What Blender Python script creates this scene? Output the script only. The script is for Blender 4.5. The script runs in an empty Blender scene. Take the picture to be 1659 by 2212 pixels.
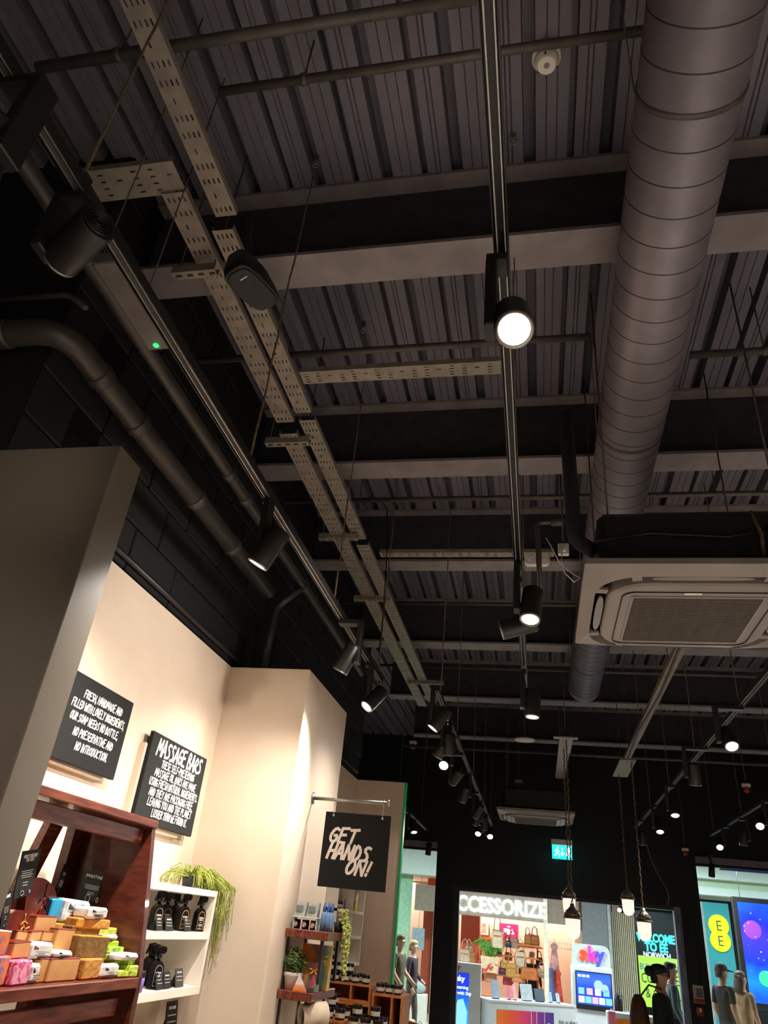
import bpy, bmesh, math, random
from mathutils import Vector, Matrix
random.seed(7)
S = bpy.context.scene
COL = S.collection
W, H, F = 1659.0, 2212.0, 1540.9
EYE = Vector((0, 0, 1.8))
# rows: world X (right), Y (depth), Z (up) in camera axes (x right, y down, z forward)
RX, RY, RZ = Vector((0.97898, -0.01420, -0.20345)), Vector((0.18258, 0.50650, 0.84268)), Vector((0.09108, -0.86212, 0.49845))

# ---------------------------------------------------------------- camera
cam_d = bpy.data.cameras.new('camera'); cam = bpy.data.objects.new('camera', cam_d); COL.objects.link(cam)
right = Vector((RX.x, RY.x, RZ.x)).normalized()
fwd = Vector((RX.z, RY.z, RZ.z)); fwd = (fwd - right * fwd.dot(right)).normalized()
up = right.cross(fwd)
m = Matrix((right, up, -fwd)).transposed().to_4x4(); m.translation = EYE
cam.matrix_world = m
cam_d.sensor_fit = 'VERTICAL'; cam_d.sensor_height = 36.0; cam_d.lens = 36.0 * F / H
cam_d.clip_start = 0.02; cam_d.clip_end = 200
S.camera = cam
# ---------------------------------------------------------------- world and view
wd = bpy.data.worlds.new('world'); S.world = wd; wd.use_nodes = True
wd.node_tree.nodes['Background'].inputs[0].default_value = (0.55, 0.6, 0.7, 1)
wd.node_tree.nodes['Background'].inputs[1].default_value = 0.25
S.view_settings.view_transform = 'Standard'; S.view_settings.look = 'None'
S.view_settings.gamma = 1; S.view_settings.use_curve_mapping = False
S.view_settings.exposure = 1.0
S.cycles.max_bounces = 5; S.cycles.diffuse_bounces = 3; S.cycles.glossy_bounces = 2; S.cycles.transmission_bounces = 3; S.cycles.transparent_max_bounces = 8
S.cycles.adaptive_threshold = 0.03; S.cycles.caustics_reflective = False; S.cycles.caustics_refractive = False
SPOT_W = 62.0        # one track spot
MALL_W = 105.0       # one mall ceiling light

def area_light(name, loc, size, watts, col=(1, 1, 1), rot=(0, 0, 0)):
    l = bpy.data.lights.new(name, 'AREA'); l.shape = 'RECTANGLE'; l.size, l.size_y = size; l.energy = watts; l.color = col
    o = bpy.data.objects.new(name, l); COL.objects.link(o); o.location = loc; o.rotation_euler = rot
    return o
# ceiling lights of the mall concourse beyond the shop front and of the shops across it
for i, xx in enumerate((-5, -1, 3, 7)):
    area_light('concourse_light', (xx, 16.4, 3.55), (1.2, 0.6), MALL_W, (0.86, 0.97, 1.0))
for xx in (-4.5, -1.5, 0.6):
    area_light('boutique_light', (xx, 24.2, 3.0), (1.6, 1.6), MALL_W * 0.55, (1.0, 0.93, 0.86))
for xx in (4.2, 7.0):
    area_light('phone_shop_light', (xx, 24.5, 3.0), (1.5, 1.5), MALL_W * 0.4, (0.8, 0.95, 1.0))

def at(px, py, x=None, y=None, z=None):
    """the point of the room seen at photo pixel (px, py) on the plane x=, y= or z="""
    c = Vector((px - W / 2, py - H / 2, F)) / F
    r = Vector((RX.dot(c), RY.dot(c), RZ.dot(c)))
    t = (x - EYE.x) / r.x if x is not None else (y - EYE.y) / r.y if y is not None else (z - EYE.z) / r.z
    return EYE + r * t

# ---------------------------------------------------------------- materials
def lin(h):
    if not isinstance(h, str): return tuple(h)
    v = [int(h[i:i + 2], 16) / 255 for i in (0, 2, 4)]
    return tuple(c / 12.92 if c <= 0.04045 else ((c + 0.055) / 1.055) ** 2.4 for c in v)
MATS = {}
def mat(name, color, rough=0.6, metal=0.0, var=0.12, scale=12.0, bump=0.0, emit=0.0, ecol=None, stretch=None, color2=None, coat=0.0):
    if name in MATS: return MATS[name]
    M = bpy.data.materials.new(name); M.use_nodes = True; nt = M.node_tree; N = nt.nodes; L = nt.links
    b = N['Principled BSDF']; c = lin(color)
    b.inputs['Roughness'].default_value = rough; b.inputs['Metallic'].default_value = metal
    if coat: b.inputs['Coat Weight'].default_value = coat
    tc = N.new('ShaderNodeTexCoord'); mp = N.new('ShaderNodeMapping'); L.new(tc.outputs['Object'], mp.inputs[0])
    mp.inputs['Scale'].default_value = stretch or (1, 1, 1)
    no = N.new('ShaderNodeTexNoise'); no.inputs['Scale'].default_value = scale; no.inputs['Detail'].default_value = 4
    L.new(mp.outputs[0], no.inputs['Vector'])
    rp = N.new('ShaderNodeValToRGB'); L.new(no.outputs['Fac'], rp.inputs[0])
    c2 = lin(color2) if color2 else tuple(min(1, v * (1 + var)) for v in c)
    c1 = tuple(v * (1 - var) for v in c) if not color2 else c
    rp.color_ramp.elements[0].color = (*c1, 1); rp.color_ramp.elements[0].position = 0.35
    rp.color_ramp.elements[1].color = (*c2, 1); rp.color_ramp.elements[1].position = 0.65
    L.new(rp.outputs[0], b.inputs['Base Color'])
    if bump:
        bp = N.new('ShaderNodeBump'); bp.inputs['Strength'].default_value = bump; bp.inputs['Distance'].default_value = 0.01
        L.new(no.outputs['Fac'], bp.inputs['Height']); L.new(bp.outputs[0], b.inputs['Normal'])
    if emit:
        b.inputs['Emission Color'].default_value = (*lin(ecol or color), 1); b.inputs['Emission Strength'].default_value = emit
    MATS[name] = M
    return M
def gradient_mat(name, stops, axis=0, lo=0.0, hi=1.0, emit=0.0, rough=0.4, wobble=0.0, wscale=3.0):
    """printed or lit panel: colour bands along one object axis between lo and hi"""
    if name in MATS: return MATS[name]
    M = bpy.data.materials.new(name); M.use_nodes = True; nt = M.node_tree; N = nt.nodes; L = nt.links
    b = N['Principled BSDF']; b.inputs['Roughness'].default_value = rough
    tc = N.new('ShaderNodeTexCoord'); sp = N.new('ShaderNodeSeparateXYZ'); L.new(tc.outputs['Object'], sp.inputs[0])
    mr = N.new('ShaderNodeMapRange'); mr.inputs[1].default_value = lo; mr.inputs[2].default_value = hi
    L.new(sp.outputs[axis], mr.inputs[0]); src = mr.outputs[0]
    if wobble:
        no = N.new('ShaderNodeTexNoise'); no.inputs['Scale'].default_value = wscale; no.inputs['Detail'].default_value = 3
        L.new(tc.outputs['Object'], no.inputs['Vector'])
        ma = N.new('ShaderNodeMath'); ma.operation = 'MULTIPLY_ADD'; ma.inputs[1].default_value = wobble; ma.inputs[2].default_value = -wobble / 2
        L.new(no.outputs['Fac'], ma.inputs[0])
        ad = N.new('ShaderNodeMath'); L.new(src, ad.inputs[0]); L.new(ma.outputs[0], ad.inputs[1]); src = ad.outputs[0]
    rp = N.new('ShaderNodeValToRGB'); L.new(src, rp.inputs[0])
    el = rp.color_ramp.elements
    while len(el) < len(stops): el.new(0.5)
    for e, (p, c) in zip(el, stops): e.position = p; e.color = (*lin(c), 1)
    L.new(rp.outputs[0], b.inputs['Base Color'])
    if emit:
        L.new(rp.outputs[0], b.inputs['Emission Color']); b.inputs['Emission Strength'].default_value = emit
    MATS[name] = M
    return M
def glass_mat(name, tint=(1, 1, 1), gloss=0.08):
    if name in MATS: return MATS[name]
    M = bpy.data.materials.new(name); M.use_nodes = True; nt = M.node_tree; N = nt.nodes; L = nt.links
    N.remove(N['Principled BSDF']); out = N['Material Output']
    t = N.new('ShaderNodeBsdfTransparent'); t.inputs[0].default_value = (*tint, 1)
    g = N.new('ShaderNodeBsdfGlossy'); g.inputs['Roughness'].default_value = 0.02
    lw = N.new('ShaderNodeFresnel'); lw.inputs[0].default_value = 1.45
    mx = N.new('ShaderNodeMixShader'); L.new(lw.outputs[0], mx.inputs[0]); L.new(t.outputs[0], mx.inputs[1]); L.new(g.outputs[0], mx.inputs[2])
    L.new(mx.outputs[0], out.inputs[0]); MATS[name] = M
    return M
def emit_mat(name, color, strength):
    if name in MATS: return MATS[name]
    M = bpy.data.materials.new(name); M.use_nodes = True; nt = M.node_tree; b = nt.nodes['Principled BSDF']
    b.inputs['Base Color'].default_value = (*lin(color), 1); b.inputs['Emission Color'].default_value = (*lin(color), 1)
    b.inputs['Emission Strength'].default_value = strength; MATS[name] = M; M.cycles.emission_sampling = 'NONE'
    return M

# ---------------------------------------------------------------- objects
ROOTM = {}
def tag(o, label=None, cat=None, group=None, kind=None):
    if label: o['label'] = label
    if cat: o['category'] = cat
    if group: o['group'] = group
    if kind: o['kind'] = kind
    return o
def thing(name, label, cat, loc=(0, 0, 0), rot=(0, 0, 0), group=None, kind=None):
    o = bpy.data.objects.new(name, None); COL.objects.link(o); o.empty_display_size = 0.05
    o.location = loc; o.rotation_euler = rot
    from mathutils import Euler
    ROOTM[o.name] = Matrix.Translation(Vector(loc)) @ Euler(rot).to_matrix().to_4x4()
    return tag(o, label, cat, group, kind)
def rootm(p):
    while p.parent: p = p.parent
    return ROOTM.get(p.name, Matrix())

class MB:
    def __init__(s): s.v = []; s.f = []; s.sm = []
    def add(s, vs, fs, smooth=False):
        n = len(s.v); s.v += [Vector(v) for v in vs]; s.f += [tuple(i + n for i in f) for f in fs]; s.sm += [smooth] * len(fs)
        return s
    def box(s, a, b):
        x0, y0, z0 = a; x1, y1, z1 = b
        return s.add([(x0, y0, z0), (x1, y0, z0), (x1, y1, z0), (x0, y1, z0), (x0, y0, z1), (x1, y0, z1), (x1, y1, z1), (x0, y1, z1)],
                     [(0, 3, 2, 1), (4, 5, 6, 7), (0, 1, 5, 4), (1, 2, 6, 5), (2, 3, 7, 6), (3, 0, 4, 7)])
    def bbox(s, a, b, r=0.004):
        """box with chamfered edges"""
        x0, y0, z0 = a; x1, y1, z1 = b; r = min(r, abs(x1 - x0) / 2.01, abs(y1 - y0) / 2.01, abs(z1 - z0) / 2.01)
        bm = bmesh.new(); bmesh.ops.create_cube(bm, size=1)
        for v in bm.verts: v.co = Vector((x0 if v.co.x < 0 else x1, y0 if v.co.y < 0 else y1, z0 if v.co.z < 0 else z1))
        bmesh.ops.bevel(bm, geom=list(bm.edges), offset=r, segments=1, affect='EDGES')
        s.add([v.co.copy() for v in bm.verts], [[v.index for v in f.verts] for f in bm.faces]) if not bm.verts.index_update() else 0
        bm.free(); return s
    def obox(s, c, ux, uy, uz, sx, sy, sz):
        c = Vector(c); a = Vector(ux).normalized() * sx / 2; b = Vector(uy).normalized() * sy / 2; d = Vector(uz).normalized() * sz / 2
        vs = [c + i * a + j * b + k * d for k in (-1, 1) for i, j in ((-1, -1), (1, -1), (1, 1), (-1, 1))]
        return s.add(vs, [(0, 3, 2, 1), (4, 5, 6, 7), (0, 1, 5, 4), (1, 2, 6, 5), (2, 3, 7, 6), (3, 0, 4, 7)])
    def hexa(s, p):
        return s.add(p, [(0, 3, 2, 1), (4, 5, 6, 7), (0, 1, 5, 4), (1, 2, 6, 5), (2, 3, 7, 6), (3, 0, 4, 7)])
    def prism(s, poly, d):
        d = Vector(d); n = len(poly); P = [Vector(p) for p in poly]
        return s.add(P + [p + d for p in P], [tuple(range(n))[::-1], tuple(range(n, 2 * n))] + [(i, (i + 1) % n, n + (i + 1) % n, n + i) for i in range(n)])
    def rings(s, rs, closed_ends=True, smooth=True):
        n = len(rs[0]); vs = [p for r in rs for p in r]; fs = []
        for k in range(len(rs) - 1):
            for i in range(n):
                j = (i + 1) % n; fs.append((k * n + i, k * n + j, (k + 1) * n + j, (k + 1) * n + i))
        s.add(vs, fs, smooth)
        if closed_ends:
            m0 = len(s.v) - len(vs)
            s.f += [tuple(m0 + i for i in range(n))[::-1], tuple(m0 + (len(rs) - 1) * n + i for i in range(n))]; s.sm += [False, False]
        return s
    @staticmethod
    def frame(d):
        d = Vector(d).normalized(); a = Vector((0, 0, 1)) if abs(d.z) < 0.95 else Vector((1, 0, 0))
        u = d.cross(a).normalized(); return u, d.cross(u)
    def lathe(s, o, d, prof, n=20, closed=True):
        """prof: (distance along d, radius)"""
        o = Vector(o); d = Vector(d).normalized(); u, w = MB.frame(d)
        return s.rings([[o + d * t + (u * math.cos(2 * math.pi * i / n) + w * math.sin(2 * math.pi * i / n)) * r for i in range(n)] for t, r in prof], closed)
    def cyl(s, a, b, r, r2=None, n=14):
        a = Vector(a); b = Vector(b); return s.lathe(a, b - a, [(0, r), ((b - a).length, r if r2 is None else r2)], n)
    def tube(s, pts, r, n=8):
        P = [Vector(p) for p in pts]; rs = []; u = None
        for i, p in enumerate(P):
            d = (P[min(i + 1, len(P) - 1)] - P[max(i - 1, 0)]).normalized()
            if u is None: u, w = MB.frame(d)
            else:
                u = (u - d * u.dot(d)).normalized(); w = d.cross(u)
            rr = r[i] if isinstance(r, (list, tuple)) else r
            rs.append([p + (u * math.cos(2 * math.pi * k / n) + w * math.sin(2 * math.pi * k / n)) * rr for k in range(n)])
        return s.rings(rs)
    def ball(s, c, r, n=10, squash=(1, 1, 1)):
        c = Vector(c); rs = []
        for k in range(1, n):
            t = math.pi * k / n
            rs.append([c + Vector((math.sin(t) * math.cos(2 * math.pi * i / (n + 4)) * r * squash[0], math.sin(t) * math.sin(2 * math.pi * i / (n + 4)) * r * squash[1], -math.cos(t) * r * squash[2])) for i in range(n + 4)])
        return s.rings(rs)
    def mesh(s, name, inv=None):
        me = bpy.data.meshes.new(name)
        me.from_pydata([tuple(inv @ v) if inv else tuple(v) for v in s.v], [], s.f)
        me.polygons.foreach_set('use_smooth', s.sm); me.validate(); me.update()
        bm = bmesh.new(); bm.from_mesh(me); bmesh.ops.recalc_face_normals(bm, faces=bm.faces); bm.to_mesh(me); bm.free()
        return me
    def build(s, name, material, parent=None, local=False, label=None):
        """parent None: a thing of its own with its origin at its base; else a part in the frame of its thing"""
        if parent is None:
            xs = [v.x for v in s.v]; ys = [v.y for v in s.v]; zs = [v.z for v in s.v]
            o0 = Vector(((min(xs) + max(xs)) / 2, (min(ys) + max(ys)) / 2, min(zs)))
            me = s.mesh(name, Matrix.Translation(-o0)); ob = bpy.data.objects.new(name, me); ob.location = o0
            ROOTM[ob.name] = Matrix.Translation(o0)
        else:
            me = s.mesh(name, None if local else rootm(parent).inverted()); ob = bpy.data.objects.new(name, me); ob.parent = parent
        COL.objects.link(ob)
        if material: me.materials.append(material)
        if parent is None: ROOTM[ob.name] = Matrix.Translation(ob.location)
        if label: ob['label'] = label
        return ob
def inst(name, me, parent=None, loc=(0, 0, 0), rot=(0, 0, 0), scale=(1, 1, 1)):
    o = bpy.data.objects.new(name, me); COL.objects.link(o); o.location = loc; o.rotation_euler = rot; o.scale = scale
    if parent: o.parent = parent
    else: ROOTM[o.name] = Matrix.Translation(Vector(loc))
    return o
def copy_tree(o, parent=None):
    c = o.copy(); COL.objects.link(c)
    if parent: c.parent = parent; c.matrix_parent_inverse = o.matrix_parent_inverse
    for ch in o.children: copy_tree(ch, c)
    return c

# ---------------------------------------------------------------- lettering
GLY = {
 'A': [[(0, 0), (.42, 1), (.5, 1), (.95, 0)], [(.15, .36), (.85, .36)]], 'B': [[(.1, 0), (.1, 1), (.7, .95), (.72, .62), (.12, .52), (.85, .42), (.82, .05), (.1, 0)]],
 'C': [[(.9, .85), (.5, 1), (.1, .65), (.1, .25), (.45, 0), (.9, .12)]], 'D': [[(.1, 0), (.12, 1), (.65, .85), (.9, .45), (.6, .08), (.1, 0)]],
 'E': [[(.9, 1), (.1, .97), (.08, .02), (.9, 0)], [(.1, .52), (.75, .54)]], 'F': [[(.1, 0), (.12, .97), (.95, 1)], [(.1, .52), (.75, .56)]],
 'G': [[(.9, .85), (.5, 1), (.1, .65), (.1, .25), (.45, 0), (.88, .1), (.88, .48), (.5, .45)]], 'H': [[(.1, 0), (.12, 1)], [(.88, 0), (.9, 1)], [(.1, .48), (.9, .55)]],
 'I': [[(.5, 0), (.52, 1)]], 'J': [[(.8, 1), (.75, .2), (.4, 0), (.1, .25)]], 'K': [[(.1, 0), (.12, 1)], [(.9, 1), (.12, .45), (.95, 0)]],
 'L': [[(.14, 1), (.1, 0), (.9, .03)]], 'M': [[(.02, 0), (.15, 1), (.5, .35), (.85, 1), (.98, 0)]], 'N': [[(.08, 0), (.1, 1), (.85, 0), (.92, 1)]],
 'O': [[(.5, 1), (.1, .65), (.12, .2), (.5, 0), (.9, .35), (.88, .8), (.5, 1)]], 'P': [[(.1, 0), (.12, 1), (.8, .92), (.8, .52), (.12, .42)]],
 'Q': [[(.5, 1), (.1, .65), (.12, .2), (.5, 0), (.9, .35), (.88, .8), (.5, 1)], [(.55, .3), (1, -.1)]], 'R': [[(.1, 0), (.12, 1), (.8, .92), (.78, .55), (.12, .45), (.95, 0)]],
 'S': [[(.9, .9), (.45, 1), (.12, .75), (.8, .4), (.75, .08), (.1, .03)]], 'T': [[(.5, 0), (.52, .97)], [(0, .93), (1, 1)]], 'U': [[(.1, 1), (.12, .15), (.5, 0), (.88, .2), (.92, 1)]],
 'V': [[(.02, 1), (.45, 0), (.98, 1)]], 'W': [[(0, 1), (.22, 0), (.5, .7), (.75, 0), (1, 1)]], 'X': [[(.05, 1), (.95, 0)], [(.05, 0), (.95, 1)]],
 'Y': [[(.05, 1), (.45, .5), (.95, 1)], [(.45, .5), (.4, 0)]], 'Z': [[(.05, 1), (.92, .97), (.05, .03), (.95, 0)]],
 ',': [[(.35, .12), (.2, -.2)]], '.': [[(.3, 0), (.4, .12)]], '-': [[(.15, .42), (.8, .45)]], '!': [[(.4, .32), (.62, 1)], [(.3, 0), (.36, .14)]], '0': [[(.5, 1), (.1, .65), (.12, .2), (.5, 0), (.9, .35), (.88, .8), (.5, 1)]],
}
NARROW = {'I': .35, '.': .4, ',': .4, '!': .5, ' ': .45, '-': .6, 'M': 1.2, 'W': 1.25}
def brush_mb(lines, origin, u, v, width, th=0.16, slant=0.12, asp=0.62, jitter=0.04, align='c', mb=None, lift=None, rise=0.0):
    """hand-lettered capitals: flat brush strokes. lines: (text, baseline, cap height, x centre or left)"""
    mb = mb or MB(); u = Vector(u).normalized(); v = Vector(v).normalized(); n = u.cross(v).normalized(); o = Vector(origin)
    rnd = random.Random(3); nq = len(mb.f)
    for text, base, h, cx in lines:
        adv = [asp * h * NARROW.get(c, 1.0) * 1.14 for c in text]; tot = sum(adv); x = cx - tot / 2 if align == 'c' else cx
        for c, a in zip(text, adv):
            w = a / 1.14; jy = rnd.uniform(-jitter, jitter) * h; js = 1 + rnd.uniform(-jitter, jitter) * 1.5
            for st in GLY.get(c, []):
                if c in 'BCDGJOPRSUQ0' and len(st) > 3:      # round the bends
                    rs_ = [st[0]]
                    for (ax_, ay_), (bx_, by_) in zip(st[:-1], st[1:]): rs_ += [(ax_ * .72 + bx_ * .28, ay_ * .72 + by_ * .28), (ax_ * .28 + bx_ * .72, ay_ * .28 + by_ * .72)]
                    st = rs_ + [st[-1]]
                P = [(x + px * w + (py * h) * slant, base + jy + py * h * js + (x + px * w - cx) * rise) for px, py in st]
                for (x0, y0), (x1, y1) in zip(P[:-1], P[1:]):
                    dx, dy = x1 - x0, y1 - y0; L = math.hypot(dx, dy) or 1e-6; t = th * h / 2
                    nx, ny = -dy / L * t, dx / L * t; ex, ey = dx / L * t * .6, dy / L * t * .6
                    q = [(x0 - ex + nx, y0 - ey + ny), (x0 - ex - nx, y0 - ey - ny), (x1 + ex - nx, y1 + ey - ny), (x1 + ex + nx, y1 + ey + ny)]
                    nq += 1; mb.add([o + u * a_ + v * b_ + n * (0.0008 + 4e-6 * nq) for a_, b_ in q], [(0, 1, 2, 3)])
            x += a
    return mb
def print_mb(text, origin, u, v, size, bold=0.0, depth=0.0, align='CENTER', shear=0.0, xs=1.0, spacing=1.0):
    """type-set lettering as flat or raised mesh"""
    cu = bpy.data.curves.new('type', 'FONT'); cu.body = text; cu.size = size; cu.align_x = align; cu.offset = bold; cu.extrude = depth; cu.shear = shear
    cu.space_character = spacing; cu.resolution_u = 3
    ob = bpy.data.objects.new('type', cu); COL.objects.link(ob); me = bpy.data.meshes.new_from_object(ob)
    u = Vector(u).normalized(); v = Vector(v).normalized(); n = u.cross(v).normalized(); o = Vector(origin)
    mb = MB(); mb.add([o + u * (p.co.x * xs) + v * p.co.y + n * (p.co.z + depth) for p in me.vertices], [tuple(f.vertices) for f in me.polygons])
    bpy.data.objects.remove(ob); bpy.data.curves.remove(cu); bpy.data.meshes.remove(me)
    return mb
# ================================================================ materials of the place
m_deck = mat('deck_paint', '6c6974', 0.55, 0.0, 0.18, 3.0, stretch=(1, .2, 1))
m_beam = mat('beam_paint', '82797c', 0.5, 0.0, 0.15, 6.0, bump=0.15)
m_web = mat('beam_web_shaded', '37353c', .85, 0, .2, 12, bump=.3)  # beam paint darkened for the webs, shade put into the colour
m_blackwall = mat('black_wall_paint', '08080a', 0.75, 0, 0.25, 4.0, bump=0.1)
m_mortar = mat('black_joint_paint', '0b0b0d', 0.9)
m_front = mat('shopfront_black', '0b0c0e', 0.55, 0, 0.2, 5)
m_beige = mat('beige_wall_paint', 'e4d0bb', 0.7, 0, 0.03, 5.0, bump=0.04)
m_taupe = mat('taupe_panel_paint', '6a6054', 0.45, 0, 0.05, 3.0)
m_white = mat('white_wall_paint', 'dcd8d0', 0.6, 0, 0.03)
m_floor = mat('shop_floor_boards', 'bdb3a6', 0.5, 0, 0.25, 3.0, stretch=(6, .6, 1))
m_mallfloor = mat('concourse_tile', 'b9ab98', 0.35, 0, 0.1, 1.5)
m_mallceil = mat('concourse_ceiling', 'd8e6e6', 0.7, 0, 0.03)
m_tray = mat('tray_painted_steel', '8a8178', 0.5, 0.2, 0.15, 14)
m_pipe = mat('pipe_black_paint', '3a3530', 0.42, 0, 0.2, 8)
m_conduit = mat('conduit_paint', '544e4a', 0.5, 0, 0.2, 10)
m_duct = mat('duct_steel_paint', '7c757d', 0.42, 0.25, 0.1, 6)
m_black = mat('black_plastic', '1b1a1a', 0.45, 0, 0.15, 20)
m_blackmetal = mat('black_metal', '262423', 0.4, 0.2, 0.15, 20)
m_alu = mat('aluminium', 'b0aca6', 0.5, 0.7, 0.08, 20)
m_steel = mat('dull_steel', '9a968f', 0.35, 0.85, 0.1, 20)
m_whitep = mat('white_plastic', 'e8e4dc', 0.4, 0, 0.04)
m_dust = mat('dusty_wire', '6b5a48', 0.9, 0, 0.3, 60)
m_acgrey = mat('ac_grey_plastic', '8b837f', 0.45, 0, 0.06, 4)
m_acdark = mat('ac_dark_gap', '141414', 0.6)
m_grille = mat('ac_grille', '5e534a', 0.5, 0, 0.15, 40)
CEIL = 4.9; BEAM = 4.4; FRONT = 13.5

def structure(o): o['kind'] = 'structure'; return o
# ---------------------------------------------------------------- floor, ceiling, shell
structure(MB().box((-3.6, -4, -0.1), (5.6, FRONT + .25, 0)).build('floor', m_floor))
structure(MB().box((-9, FRONT + .25, -0.1), (12, 28, 0)).build('floor_concourse', m_mallfloor))
ceil = structure(MB().box((-3.6, -4, CEIL + .12), (5.6, FRONT + .25, CEIL + .3)).build('ceiling', m_deck))
# corrugated deck sheets, two ribs each, ribs running away from the camera
PER = 0.335; prof = []
for k in range(2):
    b = k * PER     # wide deep rib, two stiffening creases, narrow rib, two creases
    prof += [(b, 0), (b + .004, .1), (b + .052, .1), (b + .056, 0)]
    for c in (.098, .143): prof += [(b + c, 0), (b + c + .003, .006), (b + c + .006, 0)]
    prof += [(b + .194, 0), (b + .197, .08), (b + .222, .08), (b + .225, 0)]
    for c in (.262, .282): prof += [(b + c, 0), (b + c + .004, .008), (b + c + .008, 0)]
prof.append((2 * PER, 0))
mb = MB(); n = len(prof)
mb.add([(x, -4, z) for x, z in prof] + [(x, FRONT, z) for x, z in prof] + [(x, -4, z + .004) for x, z in prof] + [(x, FRONT, z + .004) for x, z in prof],
       [(i, i + 1, n + i + 1, n + i) for i in range(n - 1)] + [(2 * n + i, 3 * n + i, 3 * n + i + 1, 2 * n + i + 1) for i in range(n - 1)] + [(0, n, 3 * n, 2 * n), (n - 1, 3 * n - 1, 4 * n - 1, 2 * n - 1)])
deck_me = mb.mesh('deck_sheet'); deck_me.materials.append(m_deck)
for i in range(13):
    o = inst('deck_sheet', deck_me, ceil); o.location = Vector((-3.45 + i * 2 * PER + .083, 0, CEIL)) - ceil.location
# ---------------------------------------------------------------- walls
wl = structure(MB().box((-2.1, 1.82, 0), (-1.885, 7.9, CEIL + .08)).build('wall_left', m_mortar))
bme = MB().bbox((0, 0, 0), (.025, .44, .215), .006).mesh('block'); bme.materials.append(m_blackwall)
for r in range(8):
    for c in range(14):
        y0 = 1.825 + c * .45 - (r % 2) * .225
        if y0 < 1.82: y0 = 1.825
        if y0 + .44 > 7.9: continue
        inst('block', bme, wl, Vector((-1.889, y0, 3.12 + r * .225)) - wl.location)
structure(MB().box((-3.5, 1.82, 0), (-2.1, 1.95, CEIL + .08)).build('wall_left_return', m_blackwall))
structure(MB().box((-3.6, -4, 0), (-3.5, 1.95, CEIL + .08)).build('wall_left_rear', m_blackwall))
structure(MB().box((-3.6, 7.8, 0), (-3.5, FRONT, CEIL + .08)).build('wall_left_far', m_blackwall))
structure(MB().box((-3.5, 7.8, 0), (-2.1, 7.9, CEIL + .08)).build('wall_left_step', m_blackwall))
structure(MB().box((-3.6, -4.1, 0), (5.6, -4, 3.1)).build('wall_back', m_beige))
structure(MB().box((-3.6, -4.1, 3.1), (5.6, -4, CEIL + .3)).build('wall_back_upper', m_blackwall))
structure(MB().box((5.5, -4, 0), (5.6, FRONT, 3.1)).build('wall_right', m_beige))
structure(MB().box((5.5, -4, 3.1), (5.6, FRONT, CEIL + .3)).build('wall_right_upper', m_blackwall))
# beige recesses and pillars of the left side
PX, RXX, PT = -1.34, -1.855, 3.1
structure(MB().box((-1.885, 1.9, 0), (RXX, 4.07, PT)).build('wall_left_recess', m_beige))
structure(MB().box((-1.885, 5.06, 0), (RXX, 7.76, PT)).build('wall_left_second_recess', m_beige))
structure(MB().bbox((-1.885, 4.07, 0), (PX, 5.06, PT), .003).build('wall_left_pillar', m_beige))
structure(MB().bbox((-3.2, 1.735, 0), (PX, 1.876, PT), .003).build('wall_left_partition', m_taupe))
tp = structure(MB().bbox((-1.885, 7.76, 0), (PX, 7.9, PT), .003).build('wall_left_end_panel', m_beige))
m_green = mat('green_edge_glow', '0b7d48', 0.4, emit=0.06, ecol='08c56a')
structure(MB().box((PX - .004, 7.755, 0), (PX + .014, 7.83, PT)).build('trim_1', m_green))
# ledge pipe above the recess
tag(MB().tube([(-1.85, 1.9, 3.16), (-1.85, 4.2, 3.16), (-1.85, 7.7, 3.16)], .016).build('conduit_pipe', m_blackmetal), 'thin black conduit running along the top edge of the beige recess wall', 'pipe')
# ---------------------------------------------------------------- shop front
zl, zd, zr = 3.04, 2.457, 3.14
xl0, xl1, xd0, xd1, xr0, xr1 = -3.2, -1.69, -1.376, 2.2, 2.5, 5.2
wf = MB()
wf.box((-3.6, FRONT, zl), (xl1, FRONT + .2, CEIL + .08)).box((xl1, FRONT, zd), (xr0, FRONT + .2, CEIL + .08)).box((xr0, FRONT, zr), (5.6, FRONT + .2, CEIL + .08))
wf.box((xl1, FRONT, 0), (xd0, FRONT + .2, zd)).box((xd1, FRONT, 0), (xr0, FRONT + .2, zd)).box((-3.6, FRONT, 0), (xl0, FRONT + .2, zl)).box((xr1, FRONT, 0), (5.6, FRONT + .2, zr))
wfo = structure(wf.build('wall_front', m_front))
for a in (-1.62, -1.53, -1.44): MB().box((a, FRONT - .008, 0), (a + .05, FRONT, zd)).build('cladding_panel', m_front, wfo)
for a in (2.22, 2.31, 2.40): MB().box((a, FRONT - .008, 0), (a + .06, FRONT, zd)).build('cladding_panel', m_front, wfo)
m_frame = mat('dark_bronze_frame', '3a3f42', 0.35, 0.5, 0.1)
m_jamb = mat('grey_streaked_jamb', '777f96', 0.4, 0.3, 0.4, 6, stretch=(8, 8, .6))
d1 = thing('door_1', 'open shopfront doorway with streaked grey jambs onto the mall', 'doorway', ((xd0 + xd1) / 2, FRONT + .1, 0), kind='structure')
MB().box((xd0, FRONT + .02, 0), (xd0 + .09, FRONT + .18, zd)).build('jamb', m_frame, d1)
MB().box((xd1 - .1, FRONT + .02, 0), (xd1, FRONT + .18, zd)).build('jamb', m_jamb, d1)
MB().box((xd0 + .09, FRONT + .04, zd - .05), (xd1 - .1, FRONT + .18, zd)).build('head_frame', m_frame, d1)
m_glass = glass_mat('window_glass', (.93, .98, .97))
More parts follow.
